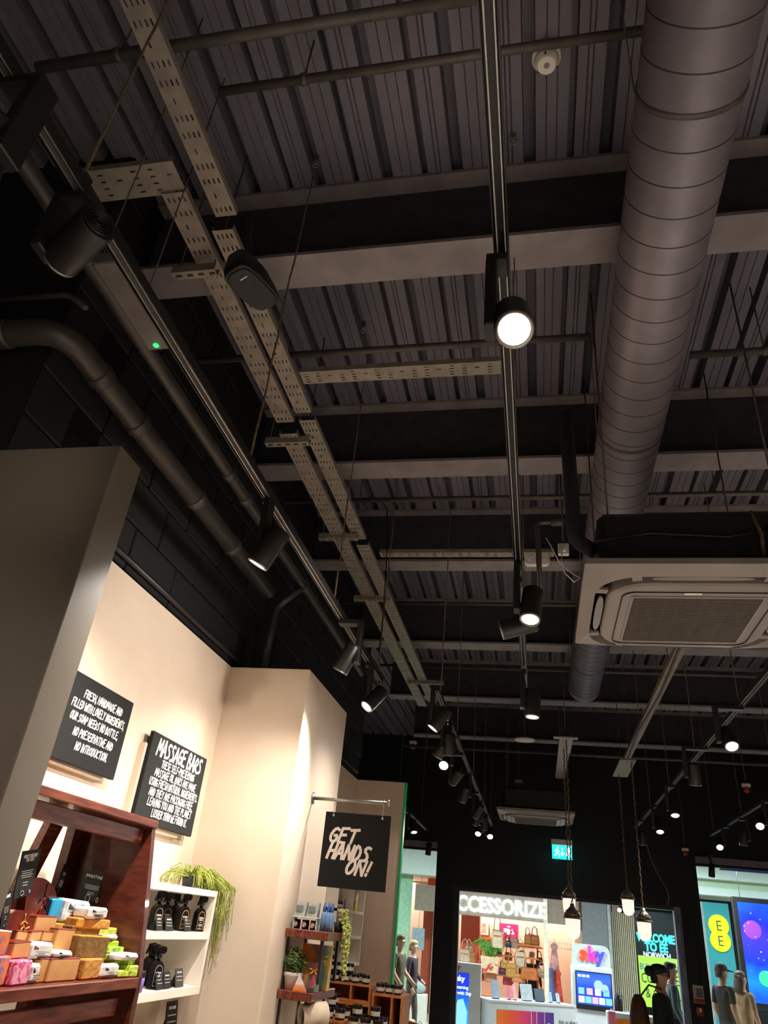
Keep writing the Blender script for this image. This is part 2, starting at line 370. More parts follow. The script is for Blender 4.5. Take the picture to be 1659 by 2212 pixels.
for nm, a, b, zt, lab in (('window_1', xl0, xl1, zl, 'tall glass shop window left of the doorway'), ('window_2', xr0, xr1, zr, 'tall glass shop window right of the doorway')):
    w = thing(nm, lab, 'window', ((a + b) / 2, FRONT + .1, 0), kind='structure')
    MB().box((a, FRONT + .09, .05), (b, FRONT + .1, zt - .06)).build('pane', m_glass, w)
    MB().box((a, FRONT + .06, zt - .06), (b, FRONT + .14, zt)).box((a, FRONT + .06, 0), (b, FRONT + .14, .05)).build('window_frame', m_frame, w)
    MB().box((a, FRONT - .05, zt - .02), (b, FRONT + .0, zt + .07)).build('head_trim', m_beam, w)
# ---------------------------------------------------------------- steel beams across the ceiling
ordn = ['nearest the camera, just past the black speaker', 'second from the camera, crossing behind the spiral duct', 'third from the camera, carrying the small white box', 'fourth from the camera, above the paired spotlights', 'fifth from the camera, far back in the dark', 'last one before the black shop front']
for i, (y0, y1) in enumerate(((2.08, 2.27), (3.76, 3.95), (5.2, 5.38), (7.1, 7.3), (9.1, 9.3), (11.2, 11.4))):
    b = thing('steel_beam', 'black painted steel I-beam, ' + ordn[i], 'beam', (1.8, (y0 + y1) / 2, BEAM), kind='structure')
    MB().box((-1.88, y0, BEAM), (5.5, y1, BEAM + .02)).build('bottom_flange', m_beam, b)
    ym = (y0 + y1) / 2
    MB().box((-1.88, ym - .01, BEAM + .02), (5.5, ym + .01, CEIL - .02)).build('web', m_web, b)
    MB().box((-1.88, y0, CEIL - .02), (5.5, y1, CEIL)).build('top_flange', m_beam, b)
# ================================================================ services under the ceiling
def tray_part(t, a, b, w, axis, z, hl=.022, hw=.006, cols=4):
    """perforated tray floor: rows of slots left open, two folded sides and a cable"""
    L = b - a; pitch = .062; n = max(1, int(L / pitch)); us = [0]
    for k in range(cols):
        c = w * (k + .75) / (cols + .5); us += [c - hw / 2, c + hw / 2]
    us.append(w); vs = [0]
    for i in range(n):
        p = (i + .5) * L / n; vs += [p - hl / 2, p + hl / 2]
    vs.append(L); nu = len(us); V = []
    def P(u, v, dz=0): return (t[0] + u, a + v, z + dz) if axis == 'y' else (a + v, t[0] + u, z + dz)
    for v in vs: V += [P(u, v) for u in us]
    Fc = [(j * nu + i, j * nu + i + 1, (j + 1) * nu + i + 1, (j + 1) * nu + i) for j in range(len(vs) - 1) for i in range(nu - 1) if not (j % 2 == 1 and i % 2 == 1 and not ((j // 2) % 3 == 2 and i != 3))]
    return MB().add(V, Fc)
def tray(label, x0, w, a, b, z, axis='y', cable=True, lip=True):
    loc = (x0 + w / 2, (a + b) / 2, z) if axis == 'y' else ((a + b) / 2, x0 + w / 2, z)
    T = thing('cable_tray', label, 'cable tray', loc)
    tray_part((x0,), a, b, w, axis, z).build('tray_floor', m_tray, T)
    for u in (x0 - .0015, x0 + w):
        if axis == 'y': MB().box((u, a, z), (u + .0015, b, z + .03)).build('tray_side', m_tray, T)
        else: MB().box((a, u, z), (b, u + .0015, z + .03)).build('tray_side', m_tray, T)
    if cable:
        for k in range(2):
            u = x0 + w * (.6 + .22 * k); pts = []
            for i in range(13):
                v = a + (b - a) * i / 12; q = u + random.uniform(-.006, .006)
                pts.append((q, v, z + .012) if axis == 'y' else (v, q, z + .012))
            MB().tube(pts, .006, 6).build('cable', m_black, T)
    return T
# upper tray: lengths stepping down, narrower; lower tray beside it
tray('perforated cable tray at upper left, topmost length running out of the frame above', -1.232, .088, -.6, 1.70, 4.2)
tray('perforated cable tray passing behind the black speaker, shining slots', -1.26, .088, 1.74, 2.93, 4.17)
tray('perforated cable tray in the middle of the double run', -1.25, .088, 2.97, 4.35, 4.15)
tray('perforated cable tray, far right-hand length of the double run', -1.24, .088, 4.4, 8.4, 4.13)
tray('left-hand lower cable tray turning the corner beside the black speaker', -1.40, .1, 1.56, 3.02, 4.18)
tray('left-hand lower cable tray beyond the strut bracket', -1.39, .1, 3.06, 8.6, 4.13)
tray('short cable tray crossing to the left at the corner, under the wires', 1.44, .13, -1.72, -1.30, 4.19, axis='x')
tray('cross cable tray running right towards the dazzling spotlight', 2.64, .09, -1.16, -.1, 4.2, axis='x')
tray('far cross cable tray running right above the third beam', 4.66, .07, -1.13, .15, 4.2, axis='x')
# strut brackets with threaded rods to the deck
for i, (px, py, L) in enumerate(((575, 955, .26), (690, 1160, .28), (765, 1292, .3), (880, 1472, .4), (375, 590, .2))):
    p = at(px, py, z=4.12)
    lab = ['under the paired trays above the left spotlight rail', 'second along the paired trays', 'third along the paired trays', 'farthest along the paired trays', 'nearest the black speaker'][i]
    B = thing('strut_bracket', 'slotted steel strut bracket on hanging rods, ' + lab, 'bracket', p)
    mbk = MB().box((p.x, p.y - .02, p.z - .02), (p.x + L, p.y - .018, p.z + .02)).box((p.x, p.y + .018, p.z - .02), (p.x + L, p.y + .02, p.z + .02)).box((p.x, p.y - .02, p.z - .022), (p.x + L, p.y + .02, p.z - .02))
    mbk.build('channel', m_tray, B)
    for k in range(int(L / .05)): MB().box((p.x + .02 + k * .05, p.y - .006, p.z - .0235), (p.x + .045 + k * .05, p.y + .006, p.z - .022)).build('slot', m_black, B)
    for u in (p.x + .02, p.x + L - .02): MB().cyl((u, p.y, p.z - .035), (u, p.y, CEIL), .004, n=6).build('threaded_rod', m_conduit, B)
# cross conduits (x direction) fixed under the deck
for i, (y, z, a, b, r, lab) in enumerate(((1.218, 4.55, -1.86, -.15, .022, 'thick dark pipe crossing the top of the picture'), (1.437, 4.62, -1.2, .5, .018, 'thinner dark pipe crossing just below the top pipe'), (2.826, 4.5, -1.86, .3, .02, 'dark pipe crossing above the cross cable tray'), (4.39, 4.5, -1.84, 5.4, .018, 'dark pipe crossing beyond the second beam'), (6.3, 4.5, -1.84, 5.4, .018, 'dark pipe crossing beyond the third beam'), (8.2, 4.5, -1.84, 5.4, .018, 'dark pipe crossing beyond the fourth beam'), (10.2, 4.0, -1.84, 5.4, .018, 'dim pipe crossing in front of the black shop front'), (2.95, 4.45, .8, 5.4, .02, 'dark pipe crossing to the right of the spiral duct'))):
    T = thing('ceiling_pipe', lab, 'pipe', ((a + b) / 2, y, z))
    MB().cyl((a, y, z), (b, y, z), r, n=12).build('pipe_run', m_conduit, T)
    k = a + .35
    while k < b:
        MB().cyl((k - .012, y, z), (k + .012, y, z), r + .005, n=12).build('collar', m_conduit, T)
        MB().cyl((k, y, z + r), (k, y, CEIL), .004, n=6).build('hanger_rod', m_conduit, T); k += 2.7
# thick pipes down the left side
def run(name, label, pts, r, joints, m, n=20):
    T = thing(name, label, 'pipe', pts[0])
    P = [Vector(p) for p in pts]; Q = [P[0]]
    for i in range(1, len(P) - 1):      # round the corners
        a = (P[i - 1] - P[i]).normalized(); b = (P[i + 1] - P[i]).normalized(); R = min(r * 2.6, (P[i - 1] - P[i]).length * .45, (P[i + 1] - P[i]).length * .45)
        for k in range(9):
            t = k / 8; Q.append((P[i] + a * R) * (1 - t) ** 2 + P[i] * 2 * t * (1 - t) + (P[i] + b * R) * t ** 2)
    Q.append(P[-1]); MB().tube(Q, r, n).build('pipe_run', m, T)
    for c, d in joints:
        c = Vector(c); d = Vector(d).normalized(); MB().lathe(c - d * .03, d, [(0, r + .001), (.004, r + .007), (.05, r + .007), (.06, r + .001)], n).build('joint_collar', m, T)
    return T
run('drain_pipe', 'thick black drain pipe with an elbow in the upper left corner', [(-2.6, 1.70, 3.625), (-1.72, 1.70, 3.625), (-1.72, 4.1, 3.625)], .051,
    [((-1.98, 1.70, 3.625), (1, 0, 0)), ((-1.72, 1.96, 3.625), (0, 1, 0)), ((-1.72, 2.28, 3.625), (0, 1, 0)), ((-1.72, 2.92, 3.625), (0, 1, 0)), ((-1.72, 3.45, 3.625), (0, 1, 0))], m_pipe)
run('heating_pipe', 'long straight black pipe running beside the left spotlight rail', [(-1.55, -.8, 3.76), (-1.55, 6.2, 3.76)], .032,
    [((-1.55, 2.9, 3.76), (0, 1, 0)), ((-1.55, 3.15, 3.76), (0, 1, 0)), ((-1.55, 4.3, 3.76), (0, 1, 0))], m_pipe)
p = at(650, 1285, x=-1.55)
run('drop_pipe', 'short black pipe branching down from the long pipe beside the wall', [(-1.55, p.y, 3.74), (-1.72, p.y + .02, 3.6), (-1.74, p.y + .03, 3.1)], .024, [((-1.74, p.y + .03, 3.3), (0, 0, 1))], m_pipe)
a = at(-20, 650, y=1.79); b = at(150, 637, y=1.79); c = at(185, 665, y=1.79)
run('wall_conduit', 'thin black conduit on the dark wall above the drain pipe elbow', [a, b, c], .012, [], m_conduit, 10)
# spiral duct
D = thing('spiral_duct', 'large round spiral-seamed ventilation duct running away under the ceiling', 'duct', (.515, 3, 4.03))
MB().lathe((.515, 0, 4.2), (0, 1, 0), [(-1, .166), (7.8, .166)], 48).build('duct_body', m_duct, D)
sm = MB().lathe((0, 0, 0), (0, 1, 0), [(0, .1655), (.0015, .1672), (.005, .1672), (.0065, .1655)], 48, False).mesh('spiral_seam'); sm.materials.append(mat('duct_seam', '2a2628', .6))
for k in range(70): inst('spiral_seam', sm, D, Vector((.515, -1 + .125 * k + .03, 4.2)) - D.location, (0, 0, .035))
MB().lathe((.515, 7.72, 4.2), (0, 1, 0), [(0, .168), (.06, .17), (.1, .168), (.1, .15)], 40).build('end_collar', m_duct, D)
for y in (1.4, 3.2, 4.9, 6.9):
    MB().lathe((.515, y, 4.2), (0, 1, 0), [(0, .167), (0, .17), (.02, .17), (.02, .167)], 40, False).build('hanger_band', m_conduit, D)
    for s in (-1, 1): MB().cyl((.515 + s * .17, y + .015, 4.2), (.515 + s * .17, y + .015, CEIL), .0025, n=6).build('hanger_wire', m_steel, D)
# smoke detector
p = at(1180, 123, z=CEIL - .03)
T = thing('smoke_detector', 'round white smoke detector on the ceiling deck at upper right', 'smoke detector', p)
def up_l(mb_, prof_, q=p, n=28): return mb_.lathe(q, (0, 0, -1), prof_, n)
up_l(MB(), [(-.05, .052), (-.02, .058), (.012, .058), (.018, .053)]).build('base', m_whitep, T)
up_l(MB(), [(.018, .046), (.03, .05), (.045, .047), (.058, .038), (.064, .034)]).build('sensor_head', m_whitep, T)
up_l(MB(), [(.0635, .012), (.066, .011)]).build('chamber_ring', mat('detector_grey', '8a8580', .5), T)
for k in range(3):
    an = k * 2.1 + .4; MB().box((p.x + .042 * math.cos(an) - .004, p.y + .042 * math.sin(an) - .004, p.z - .055), (p.x + .042 * math.cos(an) + .004, p.y + .042 * math.sin(an) + .004, p.z - .046)).build('vent_slot', m_acdark, T)
# deck hooks holding wires
for i, (px, py) in enumerate(((682, 355), (1110, 305), (785, 712), (1345, 1445), (960, 1040), (1012, 1030), (1383, 1500))):
    p = at(px, py, z=CEIL - .05); lab = ['left of the bright rail near the top', 'right of the bright rail near the top', 'above the cross cable tray', 'behind the large air conditioner', 'over the second beam', 'right of its twin over the second beam', 'far back right of the duct end'][i]
    T = thing('deck_hook', 'shiny wire hook under the deck, ' + lab, 'hook', p)
    MB().box((p.x - .012, p.y - .012, p.z + .012), (p.x + .012, p.y + .012, p.z + .06)).build('clip', m_steel, T)
    MB().tube([(p.x + .014 * math.cos(t), p.y, p.z - .008 + .018 * math.sin(t)) for t in [j * .55 for j in range(11)]], .003, 6).build('ring', m_alu, T)
# black speaker under the trays
c = at(541, 602, z=3.86)
T = thing('wall_speaker', 'black rounded loudspeaker hanging below the cable trays', 'speaker', c)
ax = Vector((.30, .10, -.95)).normalized(); u_, w_ = Vector((.95, -.28, .13)), None
u_ = (u_ - ax * u_.dot(ax)).normalized(); w_ = ax.cross(u_)
def sup(t, rx, ry, k=26):
    R = []
    for i in range(k):
        a_ = 2 * math.pi * i / k; ca, sa = math.cos(a_), math.sin(a_)
        R.append(c + ax * t + u_ * (rx * math.copysign(abs(ca) ** .55, ca)) + w_ * (ry * math.copysign(abs(sa) ** .55, sa)))
    return R
MB().rings([sup(-.07, .033, .06), sup(-.06, .048, .092), sup(.02, .062, .12), sup(.05, .062, .122), sup(.056, .058, .118)]).build('cabinet', m_black, T)
MB().rings([sup(.056, .054, .113), sup(.062, .048, .106)]).build('grille', mat('speaker_cloth', '2c2c30', .8, 0, .2, 120), T)
MB().obox(c + ax * .063 + w_ * .07 + u_ * .01, u_, w_, ax, .03, .004, .002).build('logo_bar', m_whitep, T)
MB().tube([c - ax * .07, c - ax * .1 + Vector((0, 0, .05)), Vector((c.x - .05, c.y - .04, 4.17))], .012, 8).build('bracket', m_blackmetal, T)
# emergency light bar with green indicator
T = thing('emergency_light', 'flat dark emergency light bar with a glowing green indicator', 'emergency light', (-1.222, 1.43, 3.4))
MB().bbox((-1.262, 1.245, 3.4), (-1.185, 1.612, 3.45), .004).build('housing', mat('light_bar_grey', '6a625f', .45), T)
p = at(337, 746, z=3.4)
MB().lathe((p.x, p.y, 3.402), (0, 0, -1), [(0, .009), (.004, .009), (.007, .005)], 14).build('indicator', emit_mat('green_led', '10ff40', 5.0), T)
for y in (1.29, 1.53):
    MB().box((-1.295, y - .008, 3.44), (-1.26, y + .008, 3.446)).build('ear', m_conduit, T)
    MB().cyl((-1.28, y, 3.446), (-1.28, y, CEIL), .0025, n=6).build('drop_rod', m_conduit, T)

# ---------------------------------------------------------------- ceiling cassette air conditioners
def cassette(label, x0, y0, s, z, grille_n=44, big=True):
    T = thing('air_conditioner', label, 'air conditioner', (x0 + s / 2, y0 + s / 2, z))
    cx, cy = x0 + s / 2, y0 + s / 2
    def sq(h, r, zz, k=8):
        R = []
        for qx, qy, a0 in ((1, 1, 0), (-1, 1, 90), (-1, -1, 180), (1, -1, 270)):
            for i in range(k):
                a_ = math.radians(a0 + 90 * i / (k - 1)); R.append(Vector((cx + qx * (h - r) + r * math.cos(a_), cy + qy * (h - r) + r * math.sin(a_), zz)))
        return R
    h = s / 2
    # domed fascia: sloping outer border, recessed slot ring, then the lower inner panel
    MB().rings([sq(h, .01, z + .03), sq(h, .01, z + .004), sq(h - .006, .012, z), sq(h * .885, h * .40, z - .03), sq(h * .88, h * .40, z + .012)], False, False).build('fascia', m_acgrey, T)
    MB().rings([sq(h * .885, h * .40, z + .02), sq(h * .5, h * .2, z + .02)]).build('slot_recess', m_acdark, T)
    MB().rings([sq(h * .775, h * .35, z + .02), sq(h * .775, h * .35, z - .034), sq(h * .76, h * .34, z - .044), sq(h * .56, .03, z - .052)], False, False).build('inner_panel', m_acgrey, T)
    MB().rings([sq(h * .655, .06, z - .0475), sq(h * .655, .06, z - .0525), sq(h * .645, .055, z - .0525), sq(h * .645, .055, z - .0475)], False, False).build('panel_seam', m_acdark, T)
    MB().rings([sq(h * .56, .012, z - .02), sq(h * .56, .012, z - .045)]).build('grille_back', m_acdark, T)
    MB().rings([sq(h * .575, .012, z - .0495), sq(h * .575, .012, z - .056), sq(h * .55, .008, z - .056), sq(h * .55, .008, z - .046)], False, False).build('grille_frame', m_acgrey, T)
    gme = MB().box((-h * .55, -.0028, 0), (h * .55, .0028, .008)).mesh('grille_slat'); gme.materials.append(m_grille)
    for k in range(grille_n):
        inst('grille_slat', gme, T, (0, -h * .54 + 2 * h * .54 * k / (grille_n - 1), -.055))
    # four swing flaps with rounded ends and the corner bridges
    for dx, dy in ((0, -1), (0, 1), (1, 0), (-1, 0)):
        pts = []
        for i in range(24):
            a_ = 2 * math.pi * i / 24; lu = h * .42 * math.copysign(abs(math.cos(a_)) ** .6, math.cos(a_)); lv = .017 * math.sin(a_)
            pts.append(Vector((cx + dx * (h * .825) + (lv if dx else lu), cy + dy * (h * .825) + (lv if dy else lu), z - .026)))
        MB().prism(pts, (0, 0, .01)).build('air_flap', m_acgrey, T)
    for qx, qy in ((1, 1), (-1, 1), (1, -1), (-1, -1)):
        for da in (10, 80):
            a_ = math.radians(da); rr = h * .40; bx = cx + qx * (h * .885 - rr + (rr - .02) * math.cos(a_)); by = cy + qy * (h * .885 - rr + (rr - .02) * math.sin(a_))
            MB().obox((bx, by, z - .02), (qx * math.cos(a_), qy * math.sin(a_), 0), (-qy * math.sin(a_), qx * math.cos(a_), 0), (0, 0, 1), .06, .04, .012).build('slot_bridge', m_acgrey, T)
    # black body over the fascia
    MB().bbox((x0 + .07, y0 + .07, z + .03), (x0 + s - .07, y0 + s - .07, z + .30), .03).build('body', m_black, T)
    for u, v in ((.12, .12), (s - .12, .12), (.12, s - .12), (s - .12, s - .12)):
        MB().cyl((x0 + u, y0 + v, z + .3), (x0 + u, y0 + v, CEIL), .005, n=6).build('hanging_rod', m_conduit, T)
    return T
ac = cassette('large grey ceiling cassette air conditioner in front of the spiral duct', .213, 2.79, .95, 3.18)
MB().box((.63, 2.955, 3.129), (.70, 2.98, 3.133)).build('rating_label', m_whitep, ac, label='small white rating label')
MB().tube([(.27, 2.86, 3.33), (.5, 2.85, 3.36), (.8, 2.85, 3.34), (.98, 2.85, 3.37)], .006, 6).build('cable', m_black, ac)
MB().tube([(.93, 2.86, 3.22), (.935, 2.845, 3.35), (.92, 2.87, 3.47), (.88, 2.95, 3.49)], .009, 8).build('cable', m_dust, ac)
cassette('far ceiling cassette air conditioner above the green exit sign', -.5, 9.85, .97, 3.2, 24)
# insulated refrigerant pipe, power socket, white box
run('insulated_pipe', 'thick black insulated pipe dropping down beside the large air conditioner', [(.172, 2.95, 4.1), (.187, 2.95, 3.38), (.278, 2.97, 3.33)], .034, [], mat('foam_insulation', '26272b', .85, 0, .2, 40, bump=.2))
run('condensate_pipe', 'thin black pipe bent down in front of the small white box', [(.145, 2.9, 3.45), (.02, 2.9, 3.45), (.03, 2.9, 3.08)], .012, [((.11, 2.9, 3.45), (1, 0, 0))], m_pipe, 12)
p = at(1160, 1207, y=5.15)
T = thing('wireless_box', 'small white rounded wireless access point on the third beam', 'wireless box', (p.x, 5.15, p.z))
b2 = MB()
def rr2(hw, hh, r, yy, k=6):
    R = []
    for qx, qz, a0 in ((1, 1, 0), (-1, 1, 90), (-1, -1, 180), (1, -1, 270)):
        for i in range(k):
            a_ = math.radians(a0 + 90 * i / (k - 1)); R.append(Vector((p.x + qx * (hw - r) + r * math.cos(a_), yy, p.z + qz * (hh - r) + r * math.sin(a_))))
    return R
b2.rings([rr2(.095, .05, .03, 5.2), rr2(.1, .055, .035, 5.17), rr2(.098, .053, .035, 5.15), rr2(.09, .045, .03, 5.145)]).build('shell', m_whitep, T)
MB().lathe((p.x - .06, 5.146, p.z - .012), (0, -1, 0), [(0, .006), (.003, .005)], 10).build('status_light', emit_mat('blue_led', '3060ff', .4), T)
p = at(1217, 1187, y=4.6)
T = thing('power_socket', 'white surface power socket with a plug beside the insulated pipe', 'socket', p)
MB().bbox((p.x - .038, p.y - .015, p.z - .045), (p.x + .038, p.y + .02, p.z + .045), .006).build('faceplate', m_whitep, T)
MB().bbox((p.x - .02, p.y - .04, p.z - .03), (p.x + .015, p.y - .015, p.z + .005), .006).build('plug', m_whitep, T)
MB().cyl((p.x, p.y + .01, p.z + .045), (p.x, p.y + .01, CEIL), .006, n=8).build('conduit_drop', m_conduit, T)
q = p
MB().tube([q + Vector(v) for v in ((-.01, -.045, -.015), (-.02, -.05, -.12), (.0, -.04, -.2), (.06, -.04, -.27), (.1, -.04, -.24), (.05, -.03, -.2), (-.03, -.03, -.12), (-.09, -.03, .02), (-.12, -.03, .08))], .004, 6).build('power_cable', m_whitep, T)
# right-hand trunking and its end plate
T = thing('lighting_trunking', 'grey slotted trunking slanting down behind the large air conditioner', 'trunking', (.97, 7.2, 3.6))
MB().box((.945, 4.7, 3.6), (1.01, 9.3, 3.604)).box((.945, 4.7, 3.604), (.948, 9.3, 3.64)).box((1.007, 4.7, 3.604), (1.01, 9.3, 3.64)).build('channel', m_tray, T)
MB().tube([(.96, 4.8, 3.59), (.985, 6.0, 3.592), (.955, 7.2, 3.59), (.98, 8.6, 3.592)], .009, 6).build('cable', m_conduit, T)
MB().box((.9, 8.4, 3.585), (1.07, 9.35, 3.6)).build('end_plate', m_tray, T)
for y in (5.4, 7.2, 9.0): MB().cyl((.97, y, 3.604), (.97, y, CEIL), .004, n=6).build('hanging_rod', m_conduit, T)
p = at(1222, 1592, z=3.6)
T = thing('lighting_trunking', 'short grey trunking end over the two left pendant lamps', 'trunking', (p.x, p.y, 3.6))
MB().box((p.x - .06, p.y, 3.6), (p.x + .06, p.y + 2.2, 3.606)).box((p.x - .06, p.y, 3.606), (p.x - .056, p.y + 2.2, 3.65)).box((p.x + .056, p.y, 3.606), (p.x + .06, p.y + 2.2, 3.65)).build('channel', m_tray, T)
MB().box((p.x - .12, p.y - .02, 3.59), (p.x + .12, p.y + .06, 3.6)).box((p.x - .06, p.y + .06, 3.59), (p.x + .07, p.y + .7, 3.6)).build('end_plate', m_tray, T)
for y in (.1, 1.9): MB().cyl((p.x, p.y + y, 3.606), (p.x, p.y + y, CEIL), .004, n=6).build('hanging_rod', m_conduit, T)
for i, (px, py) in enumerate(((892, 1607), (1612, 1700), (1120, 1692), (1480, 1838))):
    p = at(px, py, y=10.4 if i < 3 else 13.3); lab = ['left of the lamp cluster', 'beside the far right rail', 'over the far air conditioner', 'beside the right window'][i]
    T = thing('alarm_beacon', 'tiny red alarm beacon high in the dark, ' + lab, 'beacon', p)
    MB().lathe(p, (0, 0, -1), [(0, .03), (.03, .035), (.06, .03), (.07, .015)], 14).build('lens', mat('beacon_red', 'b5261c', .35), T)
    MB().bbox((p.x - .05, p.y - .03, p.z), (p.x + .05, p.y + .03, p.z + .04), .006).build('base', m_whitep, T)
    MB().cyl((p.x, p.y, p.z + .04), (p.x, p.y, CEIL), .006, n=6).build('drop_rod', m_conduit, T)
p = at(1133, 1598, z=3.9)
T = thing('wireless_box', 'small white rounded wireless access point far back by the trunking end', 'wireless box', p)
MB().ball(p, .13, 10, (1, .6, .25)).build('shell', m_whitep, T)
MB().cyl(p, (p.x, p.y, CEIL), .006, n=6).build('drop_rod', m_conduit, T)
# ================================================================ spotlight rails
ZR = 3.2
def rail(label, x, a, b, z=ZR, hangers=(), hg=None):
    T = thing('lighting_track', label, 'lighting track', (x, (a + b) / 2, z))
    MB().box((x - .018, a, z + .026), (x + .018, b, z + .032)).box((x - .018, a, z), (x - .0155, b, z + .026)).box((x + .0155, a, z), (x + .018, b, z + .026)).build('rail_body', m_blackmetal, T)
    for dx in (-.0105, .0085): MB().box((x + dx, a, z + .003), (x + dx + .003, b, z + .026)).build('conductor', m_alu, T)
    for yy in (a, b): MB().box((x - .019, yy - .006, z - .001), (x + .019, yy + .006, z + .033)).build('end_cap', m_black, T)
    for i, y in enumerate(hangers):
        pts = [(x + random.uniform(-.003, .003), y + random.uniform(-.003, .003), z + .05 + (CEIL - z - .05) * k / 14) for k in range(15)]
        pts[0] = (x, y, z + .03); pts[-1] = (x, y, CEIL)
        MB().tube(pts, [random.uniform(.0028, .0055) for _ in pts], 6).build('suspension_wire', m_dust, T)
        MB().box((x - .02, y - .012, z + .03), (x + .02, y + .012, z + .044)).build('hanger_clip', m_blackmetal, T)
    return T
hy = [at(px, py, x=-1.02).y for px, py in ((178, 385), (540, 990), (722, 1300))]
rail('black spotlight rail running along the left wall pillars', -1.02, -1.2, 4.62, hangers=hy + [4.55])
rail('black spotlight rail in the centre carrying the dazzling spotlight', -.063, -1.2, 4.6, hangers=(.2, 2.2, 4.4))
rail('black spotlight rail at mid left crowded with far spotlights', -.655, 4.75, 11.6, hangers=(5.0, 6.2, 8.0, 9.8, 11.3))
rail('black spotlight rail slanting across the right side', 1.28, -.6, 10.7, hangers=(4.9, 6.4, 7.8, 9.2, 10.5))
rail('short black spotlight rail by the right-hand window', 2.25, -1.2, 10.9, hangers=(5.5, 7.8, 9.2, 10.7))
rail('short black spotlight rail beyond the green-edged panel', -1.66, 8.3, 11.8, 3.1, hangers=(9.2, 11.2))
# sleeve-protected cable on the centre rail
tag(MB().tube([(-.075, 1.75, ZR + .045), (-.075, 2.4, ZR + .046), (-.075, 3.0, ZR + .045)], .008, 8).build('armoured_cable', m_steel), 'shiny corrugated cable lying on the centre spotlight rail', 'cable')
m_lens = emit_mat('spot_lens_glow', 'fff4e4', 14.0)
m_reflector = mat('spot_reflector', 'd8d4cc', .15, 1.0, .05)
LEN = .15; RAD = .0435
head_me = MB().lathe((0, 0, 0), (0, 0, 1), [(0, RAD * .98), (.004, RAD), (LEN - .003, RAD), (LEN, RAD * .97), (LEN, RAD * .86)], 28).mesh('lamp_head'); head_me.materials.append(m_blackmetal)
sink_me = MB()
for k in range(4): sink_me.lathe((0, 0, LEN + .001 + k * .0), (0, 0, 1), [(0, RAD * (.8 - .18 * k)), (.004, RAD * (.8 - .18 * k)), (.004, RAD * (.72 - .18 * k)), (0, RAD * (.72 - .18 * k))], 24, False)
sink_me = sink_me.mesh('heat_sink'); sink_me.materials.append(m_blackmetal)
lens_me = MB().lathe((0, 0, -.001), (0, 0, 1), [(0, RAD * .80), (.003, RAD * .80)], 24).mesh('lens'); lens_me.materials.append(m_lens)
dead_me = MB().lathe((0, 0, -.001), (0, 0, 1), [(0, RAD * .80), (.003, RAD * .80)], 24).mesh('lens'); dead_me.materials.append(m_reflector)
ring_me = MB().lathe((0, 0, -.006), (0, 0, 1), [(0, RAD * .82), (0, RAD * .97), (.008, RAD * .99), (.008, RAD * .82)], 28, False).mesh('trim_ring'); ring_me.materials.append(m_steel)
def spot(label, rx, hp, lensp, group=None, on=True, watts=None, box_dx=-.062, z=ZR, cone=95, tone=(1, .92, .82)):
    """rx: rail x; hp: middle of the lamp head; lensp: a point the lamp looks at"""
    hp = Vector(hp); d = (Vector(lensp) - hp).normalized()      # direction of the light
    T = thing('track_spotlight', label, 'spotlight', (rx, hp.y, z), group=group)
    bz = max(hp.z - .03, z - .30)
    MB().bbox((hp.x + box_dx - .013, hp.y - .03, bz), (hp.x + box_dx + .013, hp.y + .03, z - .02), .003).build('driver_box', m_black, T)
    MB().box((min(rx, hp.x + box_dx) - .012, hp.y - .028, z - .022), (max(rx, hp.x + box_dx) + .012, hp.y + .028, z)).box((rx - .012, hp.y - .02, z), (rx + .012, hp.y + .02, z + .012)).build('rail_adapter', m_black, T)
    MB().cyl((hp.x + box_dx, hp.y, hp.z), (hp.x, hp.y, hp.z), .01, n=10).build('pivot', m_blackmetal, T)
    q = Vector((0, 0, -1)).rotation_difference(d).to_euler()
    base = hp + d * (LEN / 2)
    hd = inst('lamp_head', head_me, T, base - T.location, q)
    inst('heat_sink', sink_me, hd); inst('lens', lens_me if on else dead_me, hd); inst('trim_ring', ring_me, hd)
    if on:
        l = bpy.data.lights.new('spot_beam', 'SPOT'); l.energy = watts or SPOT_W; l.spot_size = math.radians(cone); l.spot_blend = 1.0; l.shadow_soft_size = .035; l.color = tone
        o = bpy.data.objects.new('spot_beam', l); COL.objects.link(o); o.parent = T; o.location = base + d * .012 - T.location; o.rotation_euler = q
    return T
def hd(px, py, z): return at(px, py, z=z)
def aim(lens, back, zb, dz=.12):
    """middle of the head and aim point from where its back and its lens are seen"""
    B = at(*back, z=zb); q = at(*lens, z=zb - dz); d = (q - B).normalized()
    return B + d * LEN / 2, q + d
# left rail
spot('black track spotlight nearest the camera at upper left, seen from its ribbed back', -1.02, *aim((122, 572), (212, 480), 3.06, .02), box_dx=-.085, watts=SPOT_W * .12)
spot('black track spotlight cut by the left edge of the picture', -1.02, hd(-40, 330, 2.99), (-2.0, 1.75, 1.0), box_dx=.06, watts=SPOT_W * .35)
spot('black track spotlight in front of the dark left wall', -1.02, *aim((562, 1211), (606, 1148), 3.06), box_dx=-.035, watts=SPOT_W * 1.35, cone=120)
spot('black track spotlight above the beige pillar corner', -1.02, *aim((737, 1444), (766, 1394), 3.06), box_dx=.055, watts=SPOT_W * .7, cone=110)
spot('black track spotlight at the end of the left rail', -1.02, *aim((791, 1527), (826, 1492), 3.04), box_dx=-.04, watts=SPOT_W * .55)
